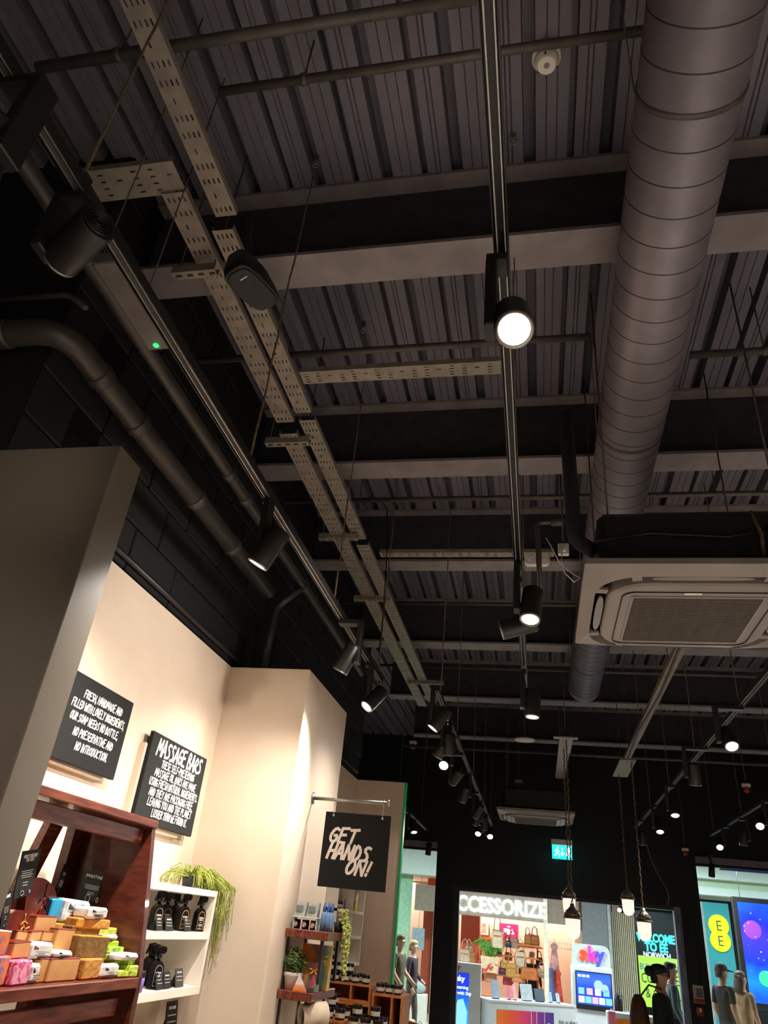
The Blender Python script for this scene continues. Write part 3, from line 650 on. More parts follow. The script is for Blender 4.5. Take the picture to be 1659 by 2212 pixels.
# centre rail
spot('dazzling track spotlight shining straight at the camera', -.063, hd(1108, 695, 3.0), (.05, .3, 1.6), box_dx=-.05, watts=45)
spot('black track spotlight pointing down, right one of the close pair', -.063, *aim((1145, 1336), (1151, 1278), 3.08, .14), box_dx=-.06)
spot('black track spotlight turned to the left, left one of the close pair', -.063, hd(1120, 1352, 2.98), (-1.7, 3.1, 2.55), box_dx=-.01, watts=SPOT_W * .8)
spot('black track spotlight at the end of the centre rail', -.063, *aim((1150, 1544), (1152, 1494), 3.08, .14), box_dx=-.06)
# crowded far rail
far = [((950, 1553), (-1.5, 4.6, 1.7), 'first on the crowded rail, lens to lower left'), ((955, 1615), (-1.6, 5.9, 1.6), 'second on the crowded rail, beside a long driver box'), ((971, 1608), (-.65, 6.1, .4), 'third on the crowded rail, pointing straight down'), ((961, 1645), (-.8, 3.5, 1.2), 'glaring towards the camera on the crowded rail'), ((986, 1677), (-1.8, 7.9, 1.8), 'dark, tilted steeply on the crowded rail'),
       ((1003, 1715), (-1.4, 8.4, 1.4), 'halfway down the crowded rail with a wide driver box'), ((1032, 1752), (-1.7, 9.4, 1.5), 'just left of the far air conditioner, lens to lower left'), ((1030, 1768), (-1.6, 10.2, 1.2), 'tucked under its neighbour near the rail end'), ((1046, 1778), (-.7, 10.4, .4), 'pointing straight down near the rail end'), ((1034, 1793), (-1.0, 8.0, .6), 'glowing low at the left of the rail end'), ((1058, 1800), (-.3, 8.0, .8), 'last one at the rail end, glowing toward the camera')]
for i, (px, tgt, lab) in enumerate(far):
    h = hd(px[0], px[1], 3.0); spot('small far black spotlight, ' + lab, -.655, h, tgt, 'spotlights on the crowded far rail', on=(i != 4), box_dx=.055 if i % 2 else -.055, watts=SPOT_W * .38)
# right rail
for i, (px, tgt, lab, on) in enumerate((((1574, 1595), (1.2, 3.2, .9), 'highest lit one on the slanting right rail', True), ((1500, 1672), (1.2, 7.0, .3), 'unlit-looking one seen side-on on the slanting right rail', False), ((1456, 1745), (1.2, 6.6, .6), 'third down the slanting right rail, lens down', True), ((1424, 1783), (1.2, 7.6, .6), 'fourth down the slanting right rail, lens down', True), ((1388, 1810), (1.2, 10.6, .3), 'slim dark one at the lower end of the slanting right rail', False))):
    spot('black track spotlight, ' + lab, 1.28, hd(px[0], px[1], 3.0), tgt, on=on, box_dx=-.058)
for i, (px, tgt, lab, on) in enumerate((((1640, 1775), (1.6, 6.0, 1.2), 'brightest on the short right rail', True), ((1606, 1810), (2.0, 9.6, .5), 'dim one in the middle of the short right rail', False), ((1553, 1822), (1.8, 7.6, 1.0), 'flaring one at the left end of the short right rail', True))):
    spot('black track spotlight, ' + lab, 2.25, hd(px[0], px[1], 3.0), tgt, on=on, box_dx=.058)
spot('black track spotlight glowing beyond the green-edged panel', -1.66, hd(893, 1785, 2.92), (-1.2, 9.3, 1.3), z=3.1)
# loose cables
tag(MB().tube([at(px, py, y=4.6) for px, py in ((785, 1090), (800, 1076), (820, 1077), (836, 1098), (838, 1150), (834, 1230), (828, 1320), (820, 1400))] + [Vector((-1.02, 4.58, ZR + .034))], .0045, 6).build('looped_cable', m_black), 'thin black cable looping over and dropping to the left rail end', 'cable')
# window-head spotlights hanging dark against the bright concourse
for px, py, lab in ((925, 1834, 'hanging dark in the left shop window'), (1536, 1880, 'hanging dark in the right shop window')):
    p = at(px, py, y=FRONT - .12)
    T = thing('window_spotlight', 'black unlit spotlight ' + lab, 'spotlight', (p.x, p.y, p.z + .2))
    MB().lathe(p + Vector((.02, 0, .1)), (-.12, 0, -1), [(0, .03), (.02, .045), (.19, .048), (.2, .04)], 18).build('lamp_head', m_black, T)
    MB().cyl(p + Vector((.01, 0, .1)), (p.x, p.y, p.z + .2), .015, n=8).build('stem', m_black, T)
    MB().box((p.x - .05, p.y - .02, p.z + .2), (p.x + .06, FRONT - .05, p.z + .225)).build('mount', m_black, T)
# unseen spotlights added on the rails to brighten the shop and its ceiling
for x, y, tgt in ((-.063, -.9, (.9, -2.4, 0)), (1.28, 2.1, (.8, 2.2, 0)), (2.25, 1.9, (3.4, 2.0, 0)), (-.063, -.2, (1.2, -1.2, 0)), (1.28, 1.2, (1.4, 1.0, 0)), (1.28, 3.0, (1.9, 3.2, 0)), (2.25, 2.6, (2.9, 2.8, 0)), (2.25, 1.0, (2.8, .6, 0)), (2.25, 3.2, (3.9, 1.5, 0)), (2.25, .1, (3.6, -.4, 0)), (1.28, .9, (1.0, .0, 0)), (1.28, 2.5, (.5, 1.8, 0))):
    spot('added black track spotlight just outside the picture on the ' + {(-.063): 'centre', 1.28: 'slanting right', 2.25: 'short right'}[x] + ' rail, ' + {-.9: 'behind the camera', 2.1: 'halfway', 1.9: 'middle', 2.6: 'fifth', 1.0: 'sixth', .1: 'seventh', 2.5: 'third', .9: 'eighth', -.2: 'overhead', 1.2: 'nearest', 3.0: 'second', 3.6: 'fourth', 6.0: 'second', 4.3: 'third', 3.2: 'closest', 7.0: 'last'}[y] if (x, y) != (2.25, 3.6) else 'black track spotlight just outside the picture on the short right rail, nearest, added', x, (x, y, 3.0), tgt, cone=90, tone=(1, .96, .93), watts=SPOT_W * 1.7)
# ================================================================ boards and signs on the left wall
m_board = mat('chalk_black_board', '121111', 0.85, 0, 0.1, 8)
m_card = mat('black_price_card', '131313', 0.8, 0, 0.1, 8)
m_letter = mat('white_lettering', 'efe9df', 0.7, 0, 0.02)
m_pinkletter = mat('pale_pink_lettering', 'e4d8d2', 0.7, 0, 0.02)
m_line = mat('fine_print_white', 'b9b4ac', 0.7)
def fit_lines(lines, origin, u, v, th=.17, slant=.12, **k):
    """lines: (text, baseline, cap height, centre, width)"""
    mbx = MB()
    for text, base, h, cx, w in lines:
        tot = sum(NARROW.get(c, 1.0) * 1.14 for c in text); asp = w / (tot * h)
        brush_mb([(text, base, h, cx)], origin, u, v, w, th=th, slant=slant, asp=asp, mb=mbx, **k)
    return mbx
UY, UZ, UXX = (0, 1, 0), (0, 0, 1), (1, 0, 0)
def wall_board(label, y0, y1, z0, z1, lines, spacer):
    T = thing('sign_board', label, 'sign board', (-1.82, (y0 + y1) / 2, z0))
    MB().bbox((-1.825, y0, z0), (-1.805, y1, z1), .002).build('board', m_board, T)
    MB().box((-1.855, y0 + spacer[0], z0 + spacer[1]), (-1.825, y1 - spacer[2], z1 - .06)).build('spacer_block', m_beige if spacer[3] else m_black, T)
    fit_lines(lines, (-1.805, y0, z0), UY, UZ).build('lettering', m_letter, T)
    return T
w = .49
wall_board('black hand-lettered board that begins FRESH, HANDMADE AND', 2.515, 3.0, 2.235, 2.572,
    [('FRESH, HANDMADE AND', .255, .031, .255, .31), ('FILLED WITH LOVELY INGREDIENTS,', .207, .031, .243, .42), ('OUR SOAP NEEDS NO BOTTLE,', .158, .031, .235, .38), ('NO PRESERVATIVE AND', .105, .031, .25, .31), ('NO INTRODUCTION.', .055, .031, .26, .25)], (.03, -.014, .06, 1))
wall_board('black hand-lettered board headed MASSAGE BARS', 3.245, 3.893, 2.108, 2.508,
    [('MASSAGE BARS', .305, .075, .33, .53), ('THESE SELF-PRESERVING', .258, .034, .34, .39), ('MASSAGE OIL BARS ARE MADE', .213, .034, .335, .48), ('USING FRESH NATURAL INGREDIENTS.', .168, .034, .34, .56), ('AND THEY ARE PACKAGING FREE', .123, .034, .33, .5), ('LEAVING YOU AND THE PLANET', .08, .034, .335, .5), ('LUSHER THAN WE FOUND IT.', .036, .034, .35, .4)], (-.02, -.02, .12, 1))
# hanging square sign on its steel rod
SY = 4.49
a = at(682, 1722, y=SY); b_ = at(838, 1738, y=SY); c0 = at(705, 1752, y=SY); c1 = at(845, 1764, y=SY); c2 = at(830, 1928, y=SY)
T = thing('hanging_sign', 'square black sign reading GET HANDS ON! hung from a steel rod', 'sign', ((c0.x + c1.x) / 2, SY, c2.z))
rz = (a.z + b_.z) / 2
MB().cyl((PX, SY, rz), (b_.x, SY, rz), .010, n=14).build('rod', m_steel, T)
MB().lathe((PX, SY, rz), (1, 0, 0), [(0, .035), (.005, .035), (.006, .014)], 24).build('wall_flange', m_steel, T)
MB().lathe((b_.x, SY, rz), (1, 0, 0), [(0, .02), (.008, .02)], 18).build('end_stop', m_steel, T)
zt = (c0.z + c1.z) / 2; zb = c2.z
MB().bbox((c0.x, SY - .005, zb), (c1.x, SY + .005, zt), .0015).build('panel', mat('sign_black', '0a0909', .9), T)
for xx in (c0.x + .05, c1.x - .05):
    MB().tube([(xx, SY - .008, zt - .018), (xx, SY - .012, zt + .01), (xx, SY - .012, rz - .01), (xx, SY - .008, rz + .012), (xx, SY, rz + .013)], .0025, 6).build('hook', m_alu, T)
    MB().lathe((xx, SY - .005, zt - .018), (0, -1, 0), [(0, .008), (.004, .007), (.007, .003)], 14).build('eyelet', m_alu, T)
sw = c1.x - c0.x
fit_lines([('GET', .238, .078, .118, .17), ('HANDS', .15, .08, .16, .255), ('ON!', .075, .076, .225, .15)], (c0.x, SY - .005, zb), UXX, UZ, th=.2, slant=.3, rise=-.02).build('lettering', m_pinkletter, T)

# ================================================================ wooden soap cabinet
m_wood = mat('red_brown_wood', '43150d', 0.4, 0, 0.35, 7, color2='5e2416', stretch=(3, 1, 12), coat=.2)  # panel wood darker than the boards, shade below the top board painted in
m_woodh = mat('red_brown_wood_board', '521c12', 0.38, 0, .3, 6, color2='84402a', stretch=(10, 1.2, 14), coat=.2)
T = thing('soap_cabinet', 'dark red-brown wooden display cabinet full of soap beside the taupe partition', 'cabinet', (-1.5, 2.28, 0))
MB().prism([(-1.30, 2.66, 0), (-1.66, 2.66, 0), (-1.68, 2.66, 2.03), (-1.397, 2.66, 2.05), (-1.317, 2.66, 1.57)], (0, .028, 0)).build('side_panel', m_wood, T)
MB().prism([(-1.36, 1.88, 0), (-1.66, 1.88, 0), (-1.68, 1.88, 2.03), (-1.42, 1.88, 2.03)], (0, .02, 0)).build('side_panel', m_wood, T)
MB().bbox((-1.70, 1.88, 2.03), (-1.386, 2.69, 2.056), .003).build('top_board', m_woodh, T)
MB().bbox((-1.445, 1.9, 1.972), (-1.42, 2.655, 2.022), .003).build('top_rail', m_woodh, T)
MB().bbox((-1.68, 1.88, 1.542), (-1.312, 2.66, 1.572), .003).build('shelf_board', m_woodh, T)
MB().bbox((-1.375, 1.9, 1.465), (-1.35, 2.62, 1.515), .003).build('lower_rail', m_woodh, T)
MB().box((-1.70, 2.60, 0), (-1.665, 2.66, 2.03)).build('back_post', m_wood, T)
MB().hexa([(-1.70, 2.30, 1.572), (-1.67, 2.30, 1.572), (-1.67, 2.36, 1.572), (-1.70, 2.36, 1.572), (-1.70, 2.46, 2.03), (-1.67, 2.46, 2.03), (-1.67, 2.54, 2.03), (-1.70, 2.54, 2.03)]).build('back_brace', m_woodh, T)
MB().box((-1.68, 1.928, .5), (-1.33, 2.66, .53)).build('shelf_board', m_woodh, T)
# ---------------------------------------------------------------- soaps
m_paper = mat('printed_white_wrap', 'e6dcd6', .6, 0, .05, 30, bump=.5)
m_paperblue = mat('pale_blue_wrap', 'd5dde2', .6, 0, .08, 30, bump=.5)
m_ink = mat('ink_black', '2a2628', .7)
def swirl(name, c1, c2, sc=22, dist=3.5):
    if name in MATS: return MATS[name]
    M = bpy.data.materials.new(name); M.use_nodes = True; nt = M.node_tree; N = nt.nodes; L = nt.links; b = N['Principled BSDF']
    tc = N.new('ShaderNodeTexCoord'); wv = N.new('ShaderNodeTexWave'); wv.inputs['Scale'].default_value = sc; wv.inputs['Distortion'].default_value = dist; wv.inputs['Detail Scale'].default_value = 1.6
    L.new(tc.outputs['Object'], wv.inputs['Vector']); rp = N.new('ShaderNodeValToRGB'); L.new(wv.outputs['Fac'], rp.inputs[0])
    rp.color_ramp.elements[0].color = (*lin(c1), 1); rp.color_ramp.elements[1].color = (*lin(c2), 1)
    L.new(rp.outputs[0], b.inputs['Base Color']); b.inputs['Roughness'].default_value = .45; MATS[name] = M
    return M
m_tan = mat('honey_soap', 'd29a62', .45, 0, .06, 20); m_tancap = mat('honey_soap_dark_skin', '7a2c1c', .45)
m_brown = mat('sand_soap', '7d5a26', .7, 0, .25, 60, bump=.3); m_orange = mat('orange_crumb_soap', 'c88a3c', .7, 0, .2, 70, bump=.4)
m_lime = swirl('lime_swirl_soap', 'a8cf3a', 'e2e36a', 40, 6); m_limed = swirl('green_swirl_soap', '4e9e34', 'cfe05a', 40, 6)
m_pink = swirl('pink_swirl_soap', 'd63a78', 'f7a9c4', 34, 8); m_purple = swirl('purple_orange_soap', '8d6ea8', 'f0833c', 20, 6)
m_pinks = mat('pink_soap', 'ef8fb0', .45); m_blue = mat('blue_soap', '2f9fd0', .4, 0, .15, 14); m_red = mat('amber_red_soap', '7e2a1c', .25, 0, .35, 16, coat=.4)
m_gold = mat('gold_line', 'd99a3a', .4, .3)
SOAPS = [ # label, px box (x0, y0, x1, y1), front x, thickness, material, cap
 ('purple and orange swirled soap on the cabinet shelf, lower one at the left edge', (-8, 2066, 20, 2131), -1.345, .06, m_purple, None),
 ('purple and orange swirled soap stacked above its twin at the left edge', (-10, 2012, 22, 2064), -1.36, .06, m_purple, m_paper),
 ('pale pink slab of soap leaning behind the purple soaps', (18, 2034, 36, 2129), -1.40, .03, m_pinks, None),
 ('bright pink marbled cube of soap at the front left of the shelf', (24, 2075, 68, 2131), -1.345, .055, m_pink, None),
 ('white paper-wrapped soap wedge beside the pink marbled cube', (66, 2082, 88, 2128), -1.35, .035, m_paper, 'ink'),
 ('tan honey soap slab standing first in the front row', (80, 2072, 104, 2125), -1.36, .05, m_tan, m_tancap),
 ('tan honey soap slab standing second in the front row', (103, 2072, 131, 2124), -1.355, .05, m_tan, m_tancap),
 ('wide tan honey soap slab standing third in the front row', (130, 2071, 168, 2123), -1.35, .055, m_tan, m_tancap),
 ('turquoise blue soap squeezed behind the tan slabs', (166, 2054, 176, 2122), -1.385, .04, m_blue, None),
 ('dark brown and orange sand soap in the front row', (178, 2071, 219, 2118), -1.345, .06, m_orange, None),
 ('white-wrapped soap bar standing on end at the front right', (222, 2083, 258, 2118), -1.335, .035, m_paper, 'ink'),
 ('orange crumbly soap corner behind the standing wrapped bar', (220, 2068, 246, 2086), -1.40, .05, m_orange, None),
 ('tan soap box with dark side, lying in the second layer at the left', (30, 2036, 66, 2070), -1.37, .06, m_tan, m_tancap),
 ('crumpled white-wrapped soap with black print in the middle of the pile', (70, 2036, 115, 2072), -1.365, .06, m_paper, 'ink'),
 ('flat white-wrapped soap bar in the middle of the pile', (116, 2055, 160, 2071), -1.36, .06, m_paper, 'ink'),
 ('large olive-brown sand soap block in the middle right', (174, 2024, 232, 2070), -1.36, .06, m_brown, m_orange),
 ('tall tan honey soap slab with a dark cap standing mid-pile', (124, 2008, 156, 2055), -1.40, .05, m_tan, m_tancap),
 ('pale blue wrapped soap with a black star print behind the brown block', (154, 2024, 178, 2058), -1.42, .05, m_paperblue, 'ink'),
 ('tan soap piece in the row behind, left of three', (32, 2012, 62, 2036), -1.42, .06, m_tan, m_tancap),
 ('tan soap piece in the row behind, middle of three', (62, 2012, 92, 2034), -1.42, .06, m_tan, m_tancap),
 ('tan soap piece in the row behind, right of three', (92, 2013, 122, 2034), -1.42, .06, m_tan, m_tancap),
 ('brown sand soap bar lying crosswise above the big brown block', (162, 2002, 212, 2024), -1.41, .06, m_brown, None),
 ('light brown sand soap bar topping the right-hand pile', (176, 1985, 234, 2007), -1.40, .06, m_orange, None),
 ('wrapped soap bar printed LUSH on top of the right-hand pile', (190, 1960, 234, 1986), -1.40, .06, m_paper, 'LUSH'),
 ('large pale blue wrapped soap printed LUSH high in the pile', (140, 1944, 192, 1996), -1.46, .07, m_paperblue, 'LUSH'),
 ('turquoise blue soap block high in the pile', (110, 1941, 140, 1992), -1.48, .06, m_blue, None),
 ('tan honey soap chunk with clipped corner in front of the red wheel', (74, 1980, 118, 2019), -1.44, .05, m_tan, m_tancap),
 ('small orange-brown soap offcut below the blue block', (117, 1994, 144, 2010), -1.46, .05, m_orange, None),
 ('green and yellow swirled soap topping the lime pile', (222, 2007, 254, 2020), -1.46, .06, m_lime, None),
 ('white-wrapped flat soap high in the lime pile', (214, 2021, 258, 2034), -1.45, .06, m_paper, 'ink'),
 ('green swirled soap third from the top of the lime pile', (232, 2035, 256, 2047), -1.44, .06, m_lime, None),
 ('green swirled soap slab fourth from the top of the lime pile', (232, 2048, 265, 2060), -1.43, .06, m_limed, None),
 ('green swirled soap bar beside the flat wrapped bar', (234, 2061, 266, 2075), -1.42, .06, m_limed, None),
 ('flat white-wrapped soap lying on the lime soaps near the side panel', (267, 2060, 301, 2075), -1.43, .06, m_paper, 'ink'),
 ('lime soap bar under the wrapped one, left', (248, 2076, 274, 2088), -1.40, .06, m_lime, None),
 ('lime soap bar under the wrapped one, right', (275, 2077, 291, 2087), -1.42, .05, m_limed, None),
 ('green soap cube in the second row of the lime pile, left', (258, 2089, 277, 2101), -1.38, .05, m_limed, None),
 ('yellow-green soap cube in the second row of the lime pile, right', (281, 2088, 301, 2101), -1.40, .05, m_lime, None),
 ('yellow-green soap bar at the bottom right of the lime pile', (259, 2102, 290, 2115), -1.36, .05, m_lime, None),
 ('small green soap against the side panel at the bottom', (291, 2102, 301, 2113), -1.38, .05, m_limed, None),
]
for lab, (x0, y0, x1, y1), fx, th, m, cap in SOAPS:
    cy_, cx_ = (y0 + y1) / 2, (x0 + x1) / 2
    if at(x1, cy_, x=fx).y > 2.65: fx *= 2.65 / at(x1, cy_, x=fx).y
    fx = min(fx, -1.32)
    A = at(x0, cy_, x=fx); B = at(x1, cy_, x=fx); Tp = at(cx_, y0, x=fx); Bt = at(cx_, y1, x=fx)
    z0 = max(1.573, Bt.z); z1 = max(z0 + .02, Tp.z); y_0, y_1 = A.y, min(B.y, 2.655)
    rndx = random.uniform(-.004, .004)
    ang = random.uniform(-.16, .16); pv = Vector((fx - th / 2, (y_0 + y_1) / 2, 0))
    def spin(q):
        for k_, v_ in enumerate(q.v): d_ = v_ - pv; q.v[k_] = Vector((pv.x + d_.x * math.cos(ang) - d_.y * math.sin(ang), pv.y + d_.x * math.sin(ang) + d_.y * math.cos(ang), v_.z + d_.y * tilt))
        return q
    tilt = random.uniform(-.05, .05) if z0 > 1.6 else 0
    if cap is None:
        o = spin(MB().bbox((fx - th, y_0, z0), (fx + rndx, y_1, z1), .004)).build('soap_bar', m); tag(o, lab, 'soap'); continue
    T = thing('soap_bar', lab, 'soap', (fx - th / 2, (y_0 + y_1) / 2, z0), group=None)
    spin(MB().bbox((fx - th, y_0, z0), (fx + rndx, y_1, z1), .008 if m in (m_paper, m_paperblue) else .003)).build('soap_body', m, T)
    if cap == 'ink' or cap == 'LUSH':
        w_, h_ = y_1 - y_0, z1 - z0
        if cap == 'LUSH':
            spin(fit_lines([('LUSH', h_ * .58, h_ * .24, w_ * .55, w_ * .55)], (fx + .004, y_0, z0), UY, UZ, jitter=0, slant=0)).build('print', m_ink, T)
        bars = MB()
        for k in range(4): bars.box((fx + .003, y_0 + w_ * (.2 if k % 2 else .3), z0 + h_ * (.12 + .1 * k)), (fx + .0052, y_0 + w_ * (.75 if k % 2 else .6), z0 + h_ * (.15 + .1 * k)))
        [bars.box((fx + .003, y_0 + w_ * (.1 + .05 * k), z0 + h_ * .55), (fx + .0048, y_0 + w_ * (.12 + .05 * k), z0 + h_ * (.8 - .04 * k))) for k in range(4)]; spin(bars).build('fine_print', m_ink, T)
    else:
        spin(MB().bbox((fx - th, y_0, z1 - .003), (fx + rndx, y_1, z1 + .002), .002)).build('cap_layer', cap, T)
# two upright slices of the big red soap wheel
for i, (px, py, r, fx, lab, a0, a1) in enumerate(((48, 2030, .165, -1.50, 'large amber-red honeycomb soap wheel slice standing at the back of the pile', -10, 110), (20, 2050, .095, -1.44, 'smaller amber-red soap wheel slice in front of its larger twin', 10, 130))):
    c = at(px, py, x=fx); T = thing('soap_wheel_slice', lab, 'soap', (fx, c.y, c.z))
    poly = [Vector((fx - .03, c.y, c.z - .03))] + [Vector((fx - .03, c.y + r * math.cos(math.radians(a)), c.z + r * math.sin(math.radians(a)))) for a in range(a0, a1 + 1, 8)]
    MB().prism(poly, (.03, 0, 0)).build('soap_body', m_red, T)
    hx = MB()
    for (u, v, ang) in ((.45, .5, 20), (.62, .28, 80), (.3, .72, 100), (.5, .12, 140), (.22, .4, 60)):
        p0 = Vector((fx + .001, c.y + r * u, c.z + r * v))
        for k in range(3):
            an = math.radians(ang + 120 * k); hx.tube([p0, p0 + Vector((0, math.cos(an), math.sin(an))) * r * .2], .0022, 5)
    hx.build('honeycomb_ridges', m_gold if i else m_red, T)
# black cards among the soaps
def card(label, quad, fx, lines, fine=4, title_h=.1, tilt=.0, mark=True):
    P = [at(*q, x=fx) for q in quad]      # top-left, top-right, bottom-right, bottom-left
    T = thing('price_card', label, 'card', (fx, P[3].y, min(P[2].z, P[3].z)))
    MB().prism([P[3], P[2], P[1], P[0]], (-.003, 0, 0)).build('card_board', m_card, T)
    u = (P[2] - P[3]); v = (P[0] - P[3]); w_, h_ = u.length, v.length
    fit_lines([(t, h_ * b, h_ * th_, w_ * .5, w_ * ww) for t, b, th_, ww in lines], P[3] + Vector((.0004, 0, 0)), u, v).build('lettering', m_letter, T)
    f = MB(); un, vn = u / w_, v / h_
    for k in range(fine):
        hw = w_ * (.34 if k % 2 == 0 else .28); cc = P[3] + un * w_ * .5 + vn * h_ * (.55 - .045 * k) + Vector((.0012, 0, 0))
        f.add([cc - un * hw, cc + un * hw, cc + un * hw + vn * h_ * .015, cc - un * hw + vn * h_ * .015], [(0, 1, 2, 3)])
    for k, b_ in enumerate((.3, .24)):
        cc = P[3] + un * w_ * .5 + vn * h_ * b_ + Vector((.0012, 0, 0)); hw = w_ * .14
        f.add([cc - un * hw, cc + un * hw, cc + un * hw + vn * h_ * .018, cc - un * hw + vn * h_ * .018], [(0, 1, 2, 3)])
    if mark:
        for uu, rr in ((.42, .09), (.85, .05)):
            cc = P[3] + un * w_ * uu + vn * h_ * .09 + Vector((.0015, 0, 0)); f.tube([cc + (un * math.cos(t) + vn * math.sin(t) * .9) * w_ * rr for t in [j * .6 for j in range(12)]], w_ * .012, 4)
    f.build('fine_print', m_line, T); return T
card('tall black card headed HONEY I WASHED THE KIDS leaning above the red wheel', [(50, 1839), (90, 1833), (66, 1933), (28, 1943)], -1.47, [('HONEY I WASHED', .84, .07, .8), ('THE KIDS', .76, .07, .5)])
card('black card at the left edge, half hidden by the partition', [(10, 1925), (29, 1924), (16, 2003), (0, 2010)], -1.42, [('SO WHITE', .8, .08, .7)])
card('black card headed SANDSTONE in front of the dark side panel', [(181, 1880), (225, 1883), (214, 1951), (165, 1942)], -1.52, [('SANDSTONE', .83, .09, .75)])
card('blank-looking black card behind the SANDSTONE card', [(222, 1902), (250, 1905), (240, 1964), (208, 1958)], -1.54, [('LES', .5, .1, .3)], fine=0, mark=False)
card('slim black card seen edge-on leaning on the back brace', [(140, 1866), (147, 1878), (122, 1950), (112, 1945)], -1.6, [('SOAP', .7, .1, .6)])

# ================================================================ white shelf unit with bottles
m_shelf = mat('cream_white_shelf', 'efe6d8', .45, 0, .03)
T = thing('wall_shelf', 'cream white open wall shelf holding black spray bottles', 'shelf', (-1.72, 3.4, 1.43))
MB().bbox((-1.85, 2.92, 1.84), (-1.6, 3.9, 1.868), .002).build('top_board', m_shelf, T)
MB().bbox((-1.85, 2.92, 1.655), (-1.6, 3.88, 1.685), .002).build('middle_shelf', m_shelf, T)
MB().bbox((-1.85, 2.92, 1.43), (-1.6, 3.9, 1.465), .002).build('bottom_shelf', m_shelf, T)
MB().bbox((-1.85, 3.88, 1.465), (-1.6, 3.9, 1.84), .002).build('side_panel', m_shelf, T)
MB().box((-1.852, 2.92, 1.465), (-1.845, 3.88, 1.84)).build('back_panel', m_shelf, T)
MB().box((-1.85, 3.38, 1.465), (-1.843, 3.385, 1.655)).build('back_joint', m_board, T)
m_bott = mat('black_glossy_plastic', '17161a', .25, 0, .1)
m_labels = {'gold': mat('gold_label_line', 'e3a64a', .4), 'lilac': mat('lilac_label_line', 'b9a4d0', .5), 'pink': mat('pink_label_line', 'd8a59a', .5)}
def bottle(label, y, x, z, edge, yaw=0.0, group='black spray bottles on the white shelf', h=.155):
    T = thing('spray_bottle', label, 'bottle', (x, y, z), (0, 0, yaw), group=group); s = h / .155; w_ = .026 * s
    pts = [(-w_, 0), (w_, 0), (w_, .07 * s)] + [(w_ * math.cos(a), .07 * s + .028 * s * math.sin(a)) for a in (.4, .8, 1.15)] + [(.008 * s, .1 * s), (-.008 * s, .1 * s)] + [(-w_ * math.cos(a), .07 * s + .028 * s * math.sin(a)) for a in (1.15, .8, .4)] + [(-w_, .07 * s)]
    MB().prism([(-.016 * s, u, v) for u, v in pts], (.032 * s, 0, 0)).build('bottle_body', m_bott, T, local=True)
    MB().lathe((0, 0, .098 * s), (0, 0, 1), [(0, .0085 * s), (.012 * s, .0085 * s), (.013 * s, .012 * s), (.028 * s, .012 * s)], 14).build('collar', m_bott, T, local=True)
    MB().prism([(-.007 * s, a * s, b * s) for a, b in ((-.014, .126), (.02, .126), (.03, .136), (.028, .15), (.01, .155), (-.016, .15))], (.014 * s, 0, 0)).build('trigger_head', m_bott, T, local=True)
    MB().prism([(-.004 * s, a * s, b * s) for a, b in ((-.018, .14), (-.013, .136), (-.022, .11), (-.027, .112))], (.008 * s, 0, 0)).build('trigger', m_bott, T, local=True)
    lb = MB(); arc = [(-.019, .01), (.019, .01), (.019, .065)] + [(.019 * math.cos(a), .065 + .02 * math.sin(a)) for a in (.5, 1.0, 1.57, 2.1, 2.6)] + [(-.019, .065), (-.019, .01)]
    lb.tube([(.0165 * s, a * s, b * s) for a, b in arc], .0011 * s, 4); lb.build('label_border', m_labels[edge], T, local=True)
    ln = MB()
    for k, (hw, zz, hh) in enumerate(((.014, .055, .006), (.012, .046, .006), (.008, .038, .002), (.012, .03, .002), (.012, .026, .002), (.012, .022, .002), (.006, .013, .003))): ln.box((.016 * s, -hw * s, zz * s), (.0168 * s, hw * s, (zz + hh) * s))
    ln.build('label_print', m_line, T, local=True); return T
for i, (px, z, x, edge, lab) in enumerate(((333, 1.687, -1.66, 'pink', 'first on the upper shelf beside the wooden cabinet'), (352, 1.687, -1.76, 'pink', 'at the back of the upper shelf behind the first'), (371, 1.687, -1.76, 'gold', 'turned side-on in the middle of the upper shelf'), (391, 1.687, -1.65, 'gold', 'with a gold arched label in the middle of the upper shelf'), (400, 1.687, -1.77, 'gold', 'at the back of the upper shelf near the right'), (427, 1.687, -1.65, 'gold', 'with a gold arched label at the right of the upper shelf'))):
    bottle('black trigger spray bottle ' + lab, at(px, 2000, x=x).y, x, z, edge, yaw=-.45 if i != 2 else 1.2)
for i, (px, x, lab) in enumerate(((318, -1.78, 'farthest back on the lower shelf'), (326, -1.72, 'second in the lower row'), (338, -1.65, 'with a lilac arched label on the lower shelf'))):
    bottle('black trigger spray bottle ' + lab, at(px, 2095, x=x).y, x, 1.467, 'lilac', yaw=-.45, h=.16)
def small_card(label, px, py, x, w_, h_, z, lines=3, mm=None, title='LUSH', nm='shelf_card', cat='card'):
    y = at(px, py, x=x).y; T = thing(nm, label, cat, (x, y, z))
    MB().prism([(x, y - w_ / 2, z), (x, y + w_ / 2, z), (x - .02, y + w_ / 2 - .002, z + h_), (x - .02, y - w_ / 2 + .002, z + h_)], (-.003, 0, 0)).build('card_board', mm or m_card, T)
    MB().prism([(x - .022, y - .01, z), (x - .05, y - .01, z), (x - .024, y - .01, z + h_ * .9)], (0, .02, 0)).build('stand', m_card, T)
    f = MB()
    for k in range(lines):
        t = .75 - .2 * k; hw = w_ * (.3 if k == 0 else .36); zz = z + h_ * t; xx = x - .02 * t + .0012
        f.add([(xx, y - hw, zz), (xx, y + hw, zz), (xx - .001, y + hw, zz + h_ * (.1 if k == 0 else .04)), (xx - .001, y - hw, zz + h_ * (.1 if k == 0 else .04))], [(0, 1, 2, 3)])
    f.build('fine_print', m_line, T); return T
small_card('black label card in front of the first bottles', 347, 2000, -1.615, .06, .055, 1.687)
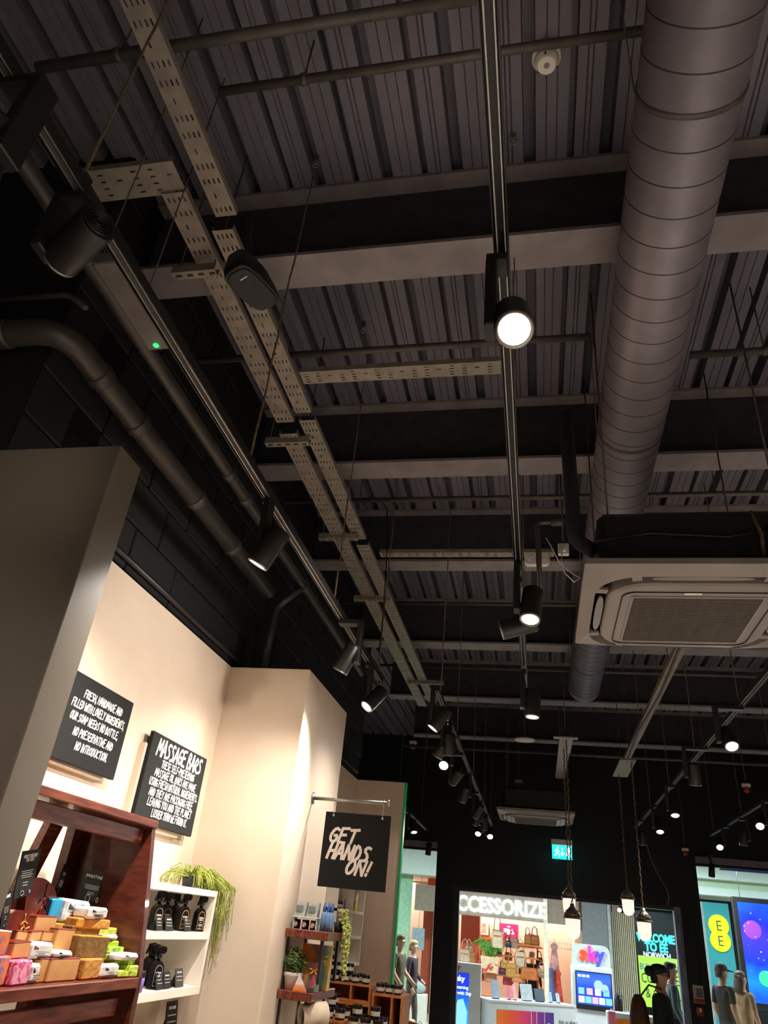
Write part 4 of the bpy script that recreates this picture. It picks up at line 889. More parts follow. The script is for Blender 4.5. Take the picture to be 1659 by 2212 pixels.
small_card('black label card in the middle front of the upper shelf', 368, 2003, -1.615, .075, .055, 1.687)
small_card('black label card between the gold-labelled bottles', 408, 2003, -1.615, .075, .055, 1.687)
small_card('black label card beside the lilac bottle', 352, 2105, -1.615, .07, .06, 1.467)
small_card('black label card second from the lilac bottle', 368, 2105, -1.615, .07, .06, 1.467)
small_card('dark grey folded label card on the lower white shelf', 393, 2105, -1.615, .085, .07, 1.467, mm=mat('grey_card', '3a3836', .6))
m_can = mat('blue_tube', '2a66b8', .35); m_teal = mat('teal_tube', '3fa6b8', .35); m_lil = mat('lilac_tube', '8c6fc0', .4)
for i, (px, x, mm, lab) in enumerate(((411, -1.68, m_teal, 'teal'), (418, -1.70, m_can, 'dark blue'), (425, -1.66, m_can, 'bright blue, rightmost on the lower white shelf'), (307, -1.62, m_lil, 'lilac, half hidden by the cabinet side'))):
    y = at(px, 2100, x=x).y; T = thing('shower_tube', 'small capped shower tube, ' + lab, 'tube', (x, y, 1.467))
    MB().lathe((x, y, 1.467), (0, 0, 1), [(0, .016), (.05, .017), (.052, .012)], 14).build('tube_body', mm, T)
    MB().lathe((x, y, 1.519), (0, 0, 1), [(0, .017), (.022, .016), (.023, .012)], 14).build('cap', m_bott, T)
# hanging cactus plant on the white shelf
m_cactus = mat('yellow_green_stem', '7f9436', .55, 0, .3, 40, color2='b0b24a'); m_pot = mat('dark_pot', '22282c', .5)
py_ = at(425, 1900, x=-1.72); T = thing('trailing_cactus', 'yellow-green trailing cactus in a dark pot spilling off the white shelf', 'plant', (-1.72, 3.80, 1.868))
MB().lathe((-1.72, 3.80, 1.868), (0, 0, 1), [(0, .032), (.055, .042), (.056, .038), (.05, .036)], 18).build('pot', m_pot, T)
rd = random.Random(11); fo = MB(); P0 = Vector((-1.72, 3.80, 1.918))
for k in range(190):
    p0 = P0 + Vector((rd.uniform(-.025, .025), rd.uniform(-.025, .025), 0)); kind_ = rd.random()
    if kind_ < .62:      # spill over the end of the shelf
        end = Vector((rd.uniform(-1.76, -1.55), rd.uniform(3.915, 4.02), 0)); drop = rd.random() ** 1.3 * .24; hi = 1.918 + rd.uniform(.005, .05)
        pts = [p0, p0.lerp(end, .5), end.copy(), end + Vector((rd.uniform(-.01, .01), rd.uniform(-.008, .012), 0)), end + Vector((rd.uniform(-.02, .02), rd.uniform(-.01, .02), 0))]
        for q, z in zip(pts, (1.915, hi, 1.90 - drop * .15, 1.86 - drop * .6, 1.83 - drop)): q.z = z
    elif kind_ < .66:    # one long tail
        end = Vector((-1.60 + rd.uniform(-.02, .02), 3.96 + rd.uniform(-.02, .02), 0)); pts = [p0, p0.lerp(end, .5), end.copy(), end + Vector((.005, .005, 0)), end + Vector((rd.uniform(-.015, .015), rd.uniform(-.015, .015), 0))]
        for q, z in zip(pts, (1.915, 1.94, 1.86, 1.72, rd.uniform(1.52, 1.6))): q.z = z
    else:                # sprawl over the shelf top
        a = rd.uniform(0, 6.28); L = rd.uniform(.05, .13); o_ = Vector((math.cos(a) * L, math.sin(a) * L * 1.3, 0)); up_ = rd.uniform(0, .06)
        pts = [p0, p0 + o_ * .5 + Vector((0, 0, up_)), p0 + o_ * .9 + Vector((0, 0, up_ * .6)), p0 + o_ * 1.1 + Vector((0, 0, up_ * .2 - .015)), p0 + o_ * 1.15 + Vector((0, 0, -.035))]
    for q in pts: q.x = max(q.x, -1.845); q.y = min(q.y, 4.06)
    fo.tube(pts, [.0022, .0022, .002, .0018, .0014], 4)
    for s_ in range(2):
        q = pts[rd.choice((2, 3, 4))]; e_ = q + Vector((rd.uniform(-.012, .012), rd.uniform(-.014, .014), rd.uniform(-.022, .01))); e_.y = min(e_.y, 4.06); fo.tube([q, e_], .0015, 4)
tag(fo.build('stems', m_cactus, T), kind='stuff')
# lower ledge with loofah slices and cards at the bottom edge
T = thing('wall_ledge', 'cream wall ledge below the white shelf at the bottom edge', 'shelf', (-1.72, 3.4, 1.24)); MB().bbox((-1.85, 2.95, 1.22), (-1.6, 3.9, 1.25), .002).build('ledge_board', m_shelf, T)
m_biscuit = mat('biscuit_bar', 'd6a862', .7, 0, .15, 40, bump=.4)
for k, (px, z) in enumerate(((335, 1.252), (335, 1.276), (336, 1.30), (348, 1.252))):
    y = at(px, 2195, x=-1.68).y; o = MB().bbox((-1.72, y - .045, z), (-1.655, y + .045, z + .022), .008).build('massage_bar', m_biscuit)
    tag(o, 'golden ridged massage bar ' + ('in the stack at the bottom edge', 'second in the stack at the bottom edge', 'topmost of the stack at the bottom edge', 'lying right of the stack')[k], 'massage bar', 'golden massage bars')
small_card('black card at the bottom edge left of the golden bars', 315, 2200, -1.63, .09, .085, 1.252, title='')
small_card('black hand-lettered card behind the golden bars', 375, 2195, -1.74, .13, .13, 1.252)
# ================================================================ shelves on the beige pillar
m_bracket = m_blackmetal
def pillar_shelf(label, z, y0, y1, xo, leg):
    T = thing('pillar_shelf', label, 'shelf', ((PX + xo) / 2, (y0 + y1) / 2, z - .04))
    MB().bbox((PX, y0, z - .04), (xo, y1, z), .003).build('plank', m_woodh, T)
    for y in (y0 + .05, y1 - .08):
        MB().box((PX, y, z - .3), (PX + .012, y + .02, z - .04)).build('wall_bracket', m_bracket, T); MB().box((xo - .05, y, z - leg), (xo - .035, y + .02, z - .04)).build('front_leg', m_bracket, T)
    return T
pillar_shelf('upper red-brown plank shelf on the beige pillar', 1.735, 4.3, 4.78, -1.10, .24)
pillar_shelf('lower red-brown plank shelf on the beige pillar with a potted bush', 1.458, 4.3, 4.80, -1.15, .3)
# white potted bush
m_leaf = mat('dark_green_leaf', '3f5a24', .5, 0, .35, 30, color2='7d8f45'); m_wpot = mat('white_ceramic', 'efe4dc', .4)
px_, py_ = -1.285, 4.37
T = thing('potted_bush', 'round leafy bush in a white pot on the lower plank shelf', 'plant', (px_, py_, 1.458))
MB().lathe((px_, py_, 1.458), (0, 0, 1), [(0, .034), (.06, .045), (.061, .05), (.078, .051), (.079, .045), (.07, .043)], 22).build('pot', m_wpot, T)
def leaves(c, r, n, size, seed, sq=(1, 1, 1)):
    rd = random.Random(seed); mbx = MB()
    for _ in range(n):
        d = Vector((rd.gauss(0, 1), rd.gauss(0, 1), rd.gauss(0, 1))).normalized(); p = Vector(c) + Vector((d.x * sq[0], d.y * sq[1], d.z * sq[2])) * r * rd.uniform(.65, 1.03)
        u, w_ = MB.frame((d + Vector((rd.uniform(-.8, .8), rd.uniform(-.8, .8), rd.uniform(-.8, .8)))).normalized()); s = size * rd.uniform(.7, 1.2)
        mbx.add([p - u * s, p + w_ * s * .5 + d * s * .2, p + u * s, p - w_ * s * .5 + d * s * .2], [(0, 1, 2), (0, 2, 3)])
    return mbx
tag(leaves((px_, py_, 1.582), .066, 900, .0085, 5).build('foliage', m_leaf, T), kind='stuff')
MB().ball((px_, py_, 1.575), .045, 8).build('leaf_core', mat('deep_green', '26381a', .8), T)
# gift bags and card
m_gift = gradient_mat('gift_bag_print', [(0, 'e8483a'), (.25, 'f2892c'), (.45, '5d6d62'), (.6, 'd4375a'), (.8, '3c9d92'), (1, 'e7b13a')], axis=0, lo=-.09, hi=.09, wobble=.8, wscale=9)
m_yel = mat('yellow_ribbon', 'e8b21e', .5)
def bag(label, x, y, z, w_, h_, d_, m):
    T = thing('gift_bag', label, 'gift bag', (x, y, z))
    MB().hexa([(x - w_ / 2, y - d_ / 2, z), (x + w_ / 2, y - d_ / 2, z), (x + w_ / 2, y + d_ / 2, z), (x - w_ / 2, y + d_ / 2, z), (x - w_ / 2 * 1.05, y - d_ / 4, z + h_), (x + w_ / 2 * 1.05, y - d_ / 4, z + h_), (x + w_ / 2 * 1.05, y + d_ / 4, z + h_), (x - w_ / 2 * 1.05, y + d_ / 4, z + h_)]).build('bag_body', m, T)
    bw = MB()
    for a in (.3, 2.8, 3.8, -.7): bw.tube([(x + w_ * .25, y - d_ / 2, z + h_ * .72), (x + w_ * .25 + .02 * math.cos(a), y - d_ / 2 - .01, z + h_ * .72 + .022 * math.sin(a)), (x + w_ * .25 + .034 * math.cos(a), y - d_ / 2, z + h_ * .72 + .03 * math.sin(a))], [.002, .005, .002], 5)
    bw.build('bow', m_yel, T); return T
bag('tall rainbow-printed gift bag under the upper plank shelf', -1.215, 4.56, 1.458, .16, .21, .07, m_gift)
bag('smaller rainbow-printed gift bag with a yellow bow, in front', -1.20, 4.42, 1.458, .09, .13, .05, m_gift)
T = thing('tent_card', 'pale folded tent card with an orange base on the lower plank shelf', 'card', (-1.225, 4.335, 1.458))
MB().prism([(-1.262, 4.31, 1.458), (-1.19, 4.31, 1.458), (-1.235, 4.31, 1.53)], (0, .03, 0)).build('card_fold', gradient_mat('tent_card_print', [(0, 'f07830'), (.35, 'f2a070'), (.5, 'e6e0dc'), (1, 'd9d4ea')], axis=2, lo=0, hi=.07), T)
o = MB().bbox((-1.185, 4.31, 1.458), (-1.15, 4.325, 1.482), .002).build('price_tag', mat('grey_card', '3a3836', .6)); tag(o, 'tiny dark grey price tag at the corner of the lower plank shelf', 'price tag')
# upper shelf goods
T = thing('glass_tray', 'clear tray with two grey pouches over three picture tins on the upper plank shelf', 'display tray', (-1.26, 4.4, 1.737))
MB().bbox((-1.33, 4.36, 1.79), (-1.185, 4.44, 1.797), .003).build('tray_plate', mat('pale_tray', 'c9dcd8', .3), T)
for x in (-1.325, -1.195): MB().box((x, 4.37, 1.737), (x + .006, 4.43, 1.79)).build('tray_leg', mat('pale_tray', 'c9dcd8', .3), T)
for i, x in enumerate((-1.295, -1.225)):
    T = thing('grey_pouch', 'grey zipped pouch ' + ('left' if i == 0 else 'right') + ' on the clear tray', 'pouch', (x, 4.4, 1.798))
    MB().hexa([(x - .03, 4.37, 1.798), (x + .03, 4.37, 1.798), (x + .03, 4.43, 1.798), (x - .03, 4.43, 1.798), (x - .022, 4.39, 1.87), (x + .036, 4.39, 1.87), (x + .036, 4.41, 1.87), (x - .022, 4.41, 1.87)]).build('pouch_body', mat('grey_cloth', 'a9aaa2', .8, 0, .15, 50), T)
    MB().box((x - .02, 4.365, 1.825), (x + .02, 4.37, 1.85)).build('window', mat('pouch_window', '75807c', .4), T)
for i, x in enumerate((-1.31, -1.26, -1.212)):
    T = thing('picture_tin', 'small black tin with a round picture, ' + ('left', 'middle', 'right')[i] + ' under the clear tray', 'tin', (x, 4.4, 1.736))
    MB().lathe((x, 4.4, 1.737), (0, 0, 1), [(0, .02), (.045, .02), (.046, .018)], 16).build('tin_body', m_bott, T)
    MB().lathe((x - .005, 4.381, 1.76), (0, -1, 0), [(0, .014), (.0015, .014)], 16).build('picture', mat('tin_picture', 'd8cfc0', .5, color2='b0503a', scale=90), T)
for i, x in enumerate((-1.175, -1.150, -1.13)):
    T = thing('blue_bottle', 'slim blue bottle with pointed cap, ' + ('left', 'middle', 'right')[i] + ' of three on the upper plank shelf', 'bottle', (x, 4.45, 1.736))
    MB().lathe((x, 4.45, 1.736), (0, 0, 1), [(0, .016), (.08, .016), (.095, .009)], 14).build('bottle_body', mat('sky_blue_plastic', '7fa6d8', .35), T)
    MB().lathe((x, 4.45, 1.831), (0, 0, 1), [(0, .01), (.02, .01), (.045, .004)], 12).build('cap', mat('blue_cap', '3d6fbe', .35), T)
# trailing bead plant
T = thing('trailing_plant', 'pale green trailing plant hanging off the upper plank shelf', 'plant', (-1.115, 4.62, 1.736))
MB().lathe((-1.13, 4.64, 1.736), (0, 0, 1), [(0, .025), (.05, .03), (.051, .026)], 14).build('pot', m_pot, T)
rd = random.Random(4); fo = MB()
for k in range(16):
    a = rd.uniform(-1.2, 1.6); x0, y0 = -1.13, 4.64; L = rd.uniform(.1, .36)
    for j in range(26):
        t = j / 25; q = Vector((x0 + .045 * min(1, t * 3) + rd.uniform(-.012, .012) + .02 * math.cos(a), y0 - .02 + .03 * math.sin(a) + rd.uniform(-.012, .012) + .09 * t * 0, 1.80 + .05 * math.sin(min(1, t * 4) * 3.14) - L * max(0, t - .12)))
        if q.x < -1.09 and q.z < 1.74: q.x = -1.085
        fo.ball(q, rd.uniform(.006, .009), 4)
tag(fo.build('leaf_beads', mat('pale_green_bead', 'a7b553', .45, 0, .3, 60, color2='d5cf80'), T), kind='stuff')
T = thing('cardboard_tube', 'fat beige cardboard tube with a dark open end lying below the plank shelves', 'tube', (-1.18, 4.4, 1.335))
c = at(672, 2193, y=4.4); dv = Vector((.75, .6, .12))
MB().lathe(c - dv * .06, dv, [(0, .048), (0, .055), (.14, .055), (.14, .048), (.0, .046)], 24, False).build('tube_wall', mat('beige_card', 'd9c7ae', .6), T)
MB().lathe(c - dv * .03, dv, [(0, .046), (.09, .046)], 20).build('dark_core', m_black, T)
MB().box((c.x - .03, c.y - .05, c.z - .38), (c.x + .1, c.y + .1, c.z - .056)).build('stand', m_woodh, T)

# ================================================================ cube shelf and jars in the second recess
T = thing('cube_shelf', 'cream cubby-hole wall shelf with small black jars in the second recess', 'shelf', (-1.75, 7.15, 1.45))
xa, xb, ya, yb = -1.85, -1.64, 6.6, 7.70
for z in (1.45, 1.66, 1.86, 2.07): MB().box((xa, ya, z), (xb, yb, z + .022)).build('shelf_board', m_shelf, T)
for y in (ya, 7.2, yb - .02): MB().box((xa, y, 1.472), (xb, y + .02, 2.07)).build('upright', m_shelf, T)
MB().box((xa - .002, ya, 1.45), (xa + .004, yb, 2.09)).build('back_panel', m_beige, T)
m_jarlabel = mat('jar_label_white', 'd9d4c8', .6); m_grass = mat('grass_green', '6f9a2c', .5, 0, .3, 30, color2='a5bb52')
proto = None
def jar(x, y, z, s=1.0, lab='small black jar with a white label in the second recess', group='small black jars with white labels'):
    global proto
    if proto is None:
        T = thing('cosmetic_jar', lab, 'jar', (x, y, z), group=group)
        MB().lathe((0, 0, 0), (0, 0, 1), [(0, .028), (.004, .031), (.045, .033), (.047, .03)], 14).build('pot', m_bott, T, local=True)
        MB().lathe((0, 0, .046), (0, 0, 1), [(0, .034), (.014, .034), (.016, .031)], 14).build('lid', m_bott, T, local=True)
        MB().lathe((0, 0, .012), (0, 0, 1), [(0, .0322), (.025, .0334)], 14, False).build('label_band', m_jarlabel, T, local=True)
        proto = T
    else:
        T = copy_tree(proto); T.location = (x, y, z); T['label'] = lab; T['group'] = group
    T.scale = (s, s, s); T.rotation_euler.z = random.uniform(0, 6); return T
lab_c = 'small black jar on the cream cubby-hole shelf'; lab_d = 'small black jar with a white label on the wooden crates'
for z, ys in ((1.683, (6.80, 6.90, 7.28, 7.36, 7.44)), (1.473, (6.79, 6.88, 6.97, 7.27, 7.36, 7.45)), (1.883, (6.8, 6.9, 7.0))):
    for k, y in enumerate(ys): jar(-1.72, y, z, .95, 'small black jar on the cubby-hole shelf, %s tier, %s from the left' % ({1.683: 'middle', 1.473: 'lowest', 1.883: 'top'}[z], ('first', 'second', 'third', 'fourth', 'fifth', 'sixth')[k]), 'jars on the cubby-hole shelf')
for k, (y, z) in enumerate(((6.80, 1.743), (7.28, 1.743), (6.79, 1.533), (6.88, 1.533))): jar(-1.72, y, z, .95, 'small black jar stacked on another jar in the cubby-hole shelf, ' + ('middle tier left', 'middle tier right', 'lowest tier left', 'lowest tier second')[k], 'jars on the cubby-hole shelf')
T = thing('potted_grass', 'tuft of green grass in a black pot on the cubby-hole shelf', 'plant', (-1.71, 7.40, 1.883))
MB().lathe((-1.71, 7.40, 1.883), (0, 0, 1), [(0, .032), (.07, .04), (.071, .035)], 14).build('pot', m_pot, T)
fo = MB(); rd = random.Random(9)
for k in range(90):
    a = rd.uniform(0, 6.28); L = rd.uniform(.07, .12); p0 = Vector((-1.71 + .02 * math.cos(a), 7.40 + .02 * math.sin(a), 1.95)); p1 = p0 + Vector((math.cos(a) * L * .45, math.sin(a) * L * .6, L)); w_ = Vector((-math.sin(a), math.cos(a), 0)) * .003
    fo.add([p0 - w_, p0 + w_, p1], [(0, 1, 2)])
tag(fo.build('blades', m_grass, T), kind='stuff')
for i, (y, mm, lab) in enumerate(((7.56, 'e9c63c', 'yellow and white cartons beside the potted grass, lower'), (7.57, 'e8e2d2', 'white carton standing on the yellow carton'))):
    o = MB().bbox((-1.74, y - .05, 1.883 + i * .08), (-1.69, y + .05, 1.96 + i * .08), .002).build('carton', mat('carton_%d' % i, mm, .5)); tag(o, lab.replace('cartons', 'carton'), 'carton')
for i, y in enumerate((7.03, 7.09, 7.13)):
    o = MB().bbox((-1.73, y - .018, 1.883), (-1.70, y + .018, 1.965), .002).build('carton', mat('pinkbox_%d' % i, ('d98a9a', 'c9b0a8', '2a2628')[i], .5)); tag(o, ('pink', 'pale', 'black')[i] + ' slim carton at the upper left of the cubby-hole shelf', 'carton')
# wooden crates stacked on the table beneath
m_crate = mat('orange_pine', 'b8682f', .5, 0, .25, 10, color2='d88a4a', stretch=(2, 2, 8))
tb = thing('display_table', 'wooden display table carrying crates of black jars in the second recess', 'table', (-1.45, 6.3, 0))
MB().bbox((-1.83, 5.3, 1.02), (-1.05, 7.4, 1.06), .004).build('table_top', m_crate, tb)
for x in (-1.8, -1.1):
    for y in (5.35, 7.3): MB().box((x, y, 0), (x + .05, y + .06, 1.02)).build('leg', m_crate, tb)
crates = [(-1.78, 6.55, 1.062, .5, .4, .19, 'rear left'), (-1.27, 6.55, 1.062, .24, .4, .27, 'rear right'), (-1.78, 6.0, 1.062, .42, .45, .12, 'middle left'), (-1.34, 6.0, 1.062, .26, .45, .08, 'middle right'), (-1.7, 5.4, 1.062, .36, .5, .06, 'front left'), (-1.3, 5.4, 1.062, .22, .5, .05, 'front right'), (-1.74, 6.62, 1.254, .44, .3, .12, 'uppermost rear')]
for (x, y, z, w_, d_, h_, lab) in crates:
    T = thing('wooden_crate', 'orange pine crate box under the cubby-hole shelf, ' + lab, 'crate', (x + w_ / 2, y + d_ / 2, z)); t = .014
    MB().box((x, y, z + h_ - t), (x + w_, y + d_, z + h_)).build('top_board', m_crate, T)
    MB().box((x, y, z), (x + w_, y + d_, z + t)).build('bottom_board', m_crate, T)
    for xx in (x, x + w_ * .62, x + w_ - t): MB().box((xx, y, z + t), (xx + t, y + d_, z + h_ - t)).build('upright', m_crate, T)
    MB().box((x, y + d_ - t, z + t), (x + w_, y + d_, z + h_ - t)).build('back_board', m_crate, T)
ORD = ('first', 'second', 'third', 'fourth', 'fifth', 'sixth', 'seventh')
def row(x0, x1, y, z, n, s=1.0, where=''):
    for k in range(n): jar(x0 + (x1 - x0) * k / max(1, n - 1), y + random.uniform(-.01, .01), z, s, 'small black labelled jar, %s from the left, %s' % (ORD[k], where), 'jars on the wooden crates')
row(-1.70, -1.36, 6.69, 1.376, 5, where='front row on the uppermost rear crate'); row(-1.70, -1.42, 6.8, 1.376, 4, where='back row on the uppermost rear crate'); row(-1.66, -1.5, 6.69, 1.441, 3, where='stacked row on the uppermost rear crate')
row(-1.23, -1.09, 6.65, 1.334, 3, where='front row on the rear right crate'); row(-1.23, -1.1, 6.78, 1.334, 2, where='back row on the rear right crate'); row(-1.74, -1.40, 6.08, 1.184, 5, 1.1, 'front row on the middle left crate'); row(-1.74, -1.40, 6.25, 1.184, 5, 1.1, 'back row on the middle left crate'); row(-1.68, -1.48, 6.09, 1.256, 3, 1.1, 'stacked front row on the middle left crate'); row(-1.66, -1.5, 6.25, 1.256, 3, 1.1, 'stacked back row on the middle left crate')
row(-1.30, -1.12, 6.08, 1.144, 3, 1.15, 'front row on the middle right crate'); row(-1.29, -1.13, 6.3, 1.144, 3, 1.15, 'back row on the middle right crate'); row(-1.28, -1.15, 6.09, 1.219, 2, 1.1, 'stacked row on the middle right crate')
row(-1.66, -1.38, 5.5, 1.124, 4, 1.2, 'front row on the front left crate'); row(-1.66, -1.38, 5.7, 1.124, 4, 1.2, 'back row on the front left crate'); row(-1.62, -1.46, 5.51, 1.203, 2, 1.2, 'stacked row on the front left crate'); row(-1.25, -1.13, 5.5, 1.114, 2, 1.3, 'front row on the front right crate'); row(-1.25, -1.13, 5.72, 1.114, 2, 1.3, 'back row on the front right crate')
proto = None; m_keep = m_bott; m_bott = mat('cream_tub', 'd8cbb4', .45); m_jl = m_jarlabel; m_jarlabel = mat('tub_label_dark', '2a2624', .6)
for x, y, z, n, where in ((-1.30, 5.95, 1.063, 3, 'between the front and middle crates'), (-1.68, 5.95, 1.063, 3, 'left between the front and middle crates'), (-1.22, 5.35, 1.063, 3, 'at the front edge of the table')):
    for k in range(n): jar(x + k * .075, y, z, 1.15, 'cream tub, %s from the left, %s' % (ORD[k], where), 'cream tubs on the display table')
m_bott = m_keep; m_jarlabel = m_jl
# bath-bomb tray past the green edge
T = thing('bath_bomb_tray', 'sloping wooden tray of round bath bombs beyond the green-edged panel', 'tray', (-1.32, 9, .86))
A = Vector((-1.62, 8.8, .98)); MB().hexa([(-1.64, 8.85, .93), (-1.12, 8.85, .86), (-1.12, 9.35, .86), (-1.64, 9.35, .93), (-1.64, 8.85, .955), (-1.12, 8.85, .885), (-1.12, 9.35, .885), (-1.64, 9.35, .955)]).build('tray_base', m_woodh, T)
MB().hexa([(-1.64, 8.83, .93), (-1.12, 8.83, .86), (-1.12, 8.85, .86), (-1.64, 8.85, .93), (-1.64, 8.83, 1.02), (-1.12, 8.83, .945), (-1.12, 8.85, .945), (-1.64, 8.85, 1.02)]).build('front_board', m_woodh, T)
MB().box((-1.6, 8.9, 0), (-1.16, 9.3, .84)).build('stand', m_wood, T)
for k in range(14):
    i, j = k % 7, k // 7; x = -1.58 + i * .072; z = .955 - (x + 1.64) * .135 + .036
    o = MB().ball((x, 8.9 + j * .08, z), .035, 10).build('bath_bomb', mat('white_bath_bomb', 'e6e2d6', .8, 0, .1, 40) if k % 3 else mat('teal_bath_bomb', '2f9fa6', .8, 0, .2, 20, color2='d8d8a0'))
    tag(o, ('white' if k % 3 else 'teal striped') + ' round bath bomb, ' + ('front' if j == 0 else 'back') + ' row, ' + ORD[i] + ' from the left in the wooden tray', 'bath bomb', ('white' if k % 3 else 'teal') + ' bath bombs in the tray')
# ================================================================ pendant lamps
m_cast = mat('cast_grey_metal', '7d736b', .45, .5, .2, 20); m_lampglass = emit_mat('frosted_lamp_glass', 'f0e6d6', .55); m_hot = emit_mat('lamp_core', 'fff0d8', 9.0)
def pendant(label, px, ytop, ybot, y, zt):
    a = at(px, ytop, y=y); b = at(px, ybot, y=y); h = a.z - b.z; x = (a.x + b.x) / 2; z = b.z; s = h
    T = thing('pendant_lamp', label, 'pendant lamp', (x, y, z), group=None)
    MB().lathe((x, y, z), (0, 0, 1), [(0, .03 * s), (.03 * s, .12 * s), (.1 * s, .185 * s), (.2 * s, .215 * s), (.55 * s, .23 * s)], 20).build('glass_dome', m_lampglass, T)
    MB().lathe((x, y, z + .55 * s), (0, 0, 1), [(0, .28 * s), (.05 * s, .28 * s), (.06 * s, .25 * s)], 20).build('flange', m_cast, T)
    cap = MB().lathe((x, y, z + .61 * s), (0, 0, 1), [(0, .25 * s), (.1 * s, .24 * s), (.2 * s, .16 * s), (.28 * s, .08 * s), (.36 * s, .06 * s)], 20)
    for k in range(10):
        an = k * .628; d = Vector((math.cos(an), math.sin(an), 0)); cap.hexa([Vector((x, y, z + .6 * s)) + d * .24 * s + v for v in (Vector((0, 0, 0)), d * .03 * s, d * .03 * s + Vector((-d.y, d.x, 0)) * .02 * s, Vector((-d.y, d.x, 0)) * .02 * s, Vector((0, 0, .2 * s)) - d * .07 * s, Vector((0, 0, .2 * s)) - d * .05 * s, Vector((0, 0, .2 * s)) - d * .05 * s + Vector((-d.y, d.x, 0)) * .02 * s, Vector((0, 0, .2 * s)) - d * .07 * s + Vector((-d.y, d.x, 0)) * .02 * s)])
    cap.build('ribbed_cap', m_cast, T)
    MB().tube([(x + .03 * s * math.cos(t), y, z + s * 1.0 + .03 * s * math.sin(t)) for t in [j * .7 for j in range(10)]], .012 * s, 5).build('ring', m_cast, T)
    ch = MB(); zz = z + s * 1.02; k = 0
    while zz < zt:
        ox = .006 if k % 2 else -.006; ch.tube([(x + ox, y + (.006 if k % 2 else -.006), zz), (x - ox, y, zz + .02), (x + ox * .5, y - .004, zz + .042)], .007, 4); zz += .04; k += 1
    tag(ch.build('chain', m_dust, T), kind='stuff')
    return T
TP = at(1222, 1592, z=3.6)
pendant('caged pendant lamp on the left, upper and rearmost of its pair', 1229, 1912, 1978, TP.y + .5, 3.585)
pendant('caged pendant lamp on the left, lower of its pair before the boutique', 1237, 1950, 2029, TP.y + .1, 3.585)
pendant('caged pendant lamp on the right, upper of its pair', 1356, 1916, 1978, 9.2, 3.58)
pendant('caged pendant lamp on the right, lower one before the welcome sign', 1391, 1960, 2033, 8.5, 3.58)
# exit sign
a = at(1192, 1823, y=12.8); b = at(1236, 1858, y=12.8)
m_exit = emit_mat('exit_teal', '12b5b8', 1.6); m_exitw = emit_mat('exit_white', 'e8ffff', 2.4)
T = thing('exit_sign', 'glowing teal emergency exit sign with running figure and down arrow', 'exit sign', ((a.x + b.x) / 2, 12.8, b.z))
MB().bbox((a.x - .01, 12.77, a.z - .01), (b.x + .01, 12.84, a.z + .075), .006).build('housing', m_whitep, T)
MB().box((a.x, 12.795, b.z), (b.x, 12.805, a.z - .01)).build('sign_plate', m_exit, T)
w_, h_ = b.x - a.x, a.z - b.z; g = MB(); o0 = Vector((a.x, 12.794, b.z))
def G(u, v): return o0 + Vector((u * w_, 0, v * h_))
for st, th_ in (([(.16, .3), (.24, .42), (.27, .62), (.36, .5)], .018), ([(.24, .42), (.36, .34), (.36, .18)], .02), ([(.27, .64), (.18, .62), (.14, .5)], .014), ([(.08, .24), (.2, .24)], .012), ([(.52, .78), (.52, .28)], .02), ([(.44, .42), (.52, .25), (.6, .42)], .018)):
    g.tube([G(*p) for p in st], th_ * w_ * 1.2, 4)
g.ball(G(.29, .78), .045 * w_, 6); g.box(G(.72, .15) - Vector((0, .002, 0)), G(.93, .85)); g.build('pictogram', m_exitw, T)
MB().cyl(((a.x + b.x) / 2, 12.8, a.z + .07), ((a.x + b.x) / 2, 12.8, CEIL), .01, n=8).build('stem', m_black, T)
# notices on the black pier right of the doorway
a = at(1495, 2127, y=13.485); b = at(1522, 2169, y=13.485)
T = thing('notice', 'white, blue and red printed notice on the black pier by the doorway', 'notice', ((a.x + b.x) / 2, 13.47, b.z))
MB().box((a.x, 13.47, b.z), (b.x, 13.478, a.z)).build('sheet', mat('notice_paper', 'c9b8a4', .6), T)
w_, h_ = b.x - a.x, a.z - b.z
MB().box((a.x + w_ * .08, 13.468, b.z + h_ * .03), (b.x - w_ * .04, 13.47, b.z + h_ * .27)).build('red_band', mat('notice_red', 'b03a34', .6), T)
for k in range(4): MB().box((a.x + w_ * .28, 13.468, b.z + h_ * (.34 + .13 * k)), (b.x - w_ * .08, 13.47, b.z + h_ * (.43 + .13 * k))).build('text_block', mat('notice_blue', '3c4a78', .6), T)
for k in range(4): MB().box((a.x + w_ * .08, 13.468, b.z + h_ * (.36 + .13 * k)), (a.x + w_ * .22, 13.47, b.z + h_ * (.42 + .13 * k))).build('symbol', mat('notice_orange', 'c98a5a', .6), T)
a = at(1503, 2174, y=13.485); b = at(1520, 2196, y=13.485)
T = thing('fire_call_point', 'red fire alarm call point on the black pier below the notice', 'call point', ((a.x + b.x) / 2, 13.44, b.z))
MB().bbox((a.x, 13.43, b.z), (b.x, 13.488, a.z), .01).build('box', mat('call_red', '9c2324', .4), T)
MB().box((a.x + .03, 13.425, b.z + .05), (b.x - .03, 13.43, b.z + .1)).build('glass_plate', m_whitep, T)

tag(MB().tube([Vector((1.28, 10.62, 3.2))] + [at(px, py, y=10.6) for px, py in ((1398, 1828), (1404, 1850), (1416, 1880), (1430, 1903), (1441, 1922), (1445, 1938), (1442, 1956))] , .008, 6).build('loose_cable', m_dust), 'thin cable hanging in a curve above the right end of the doorway', 'cable')
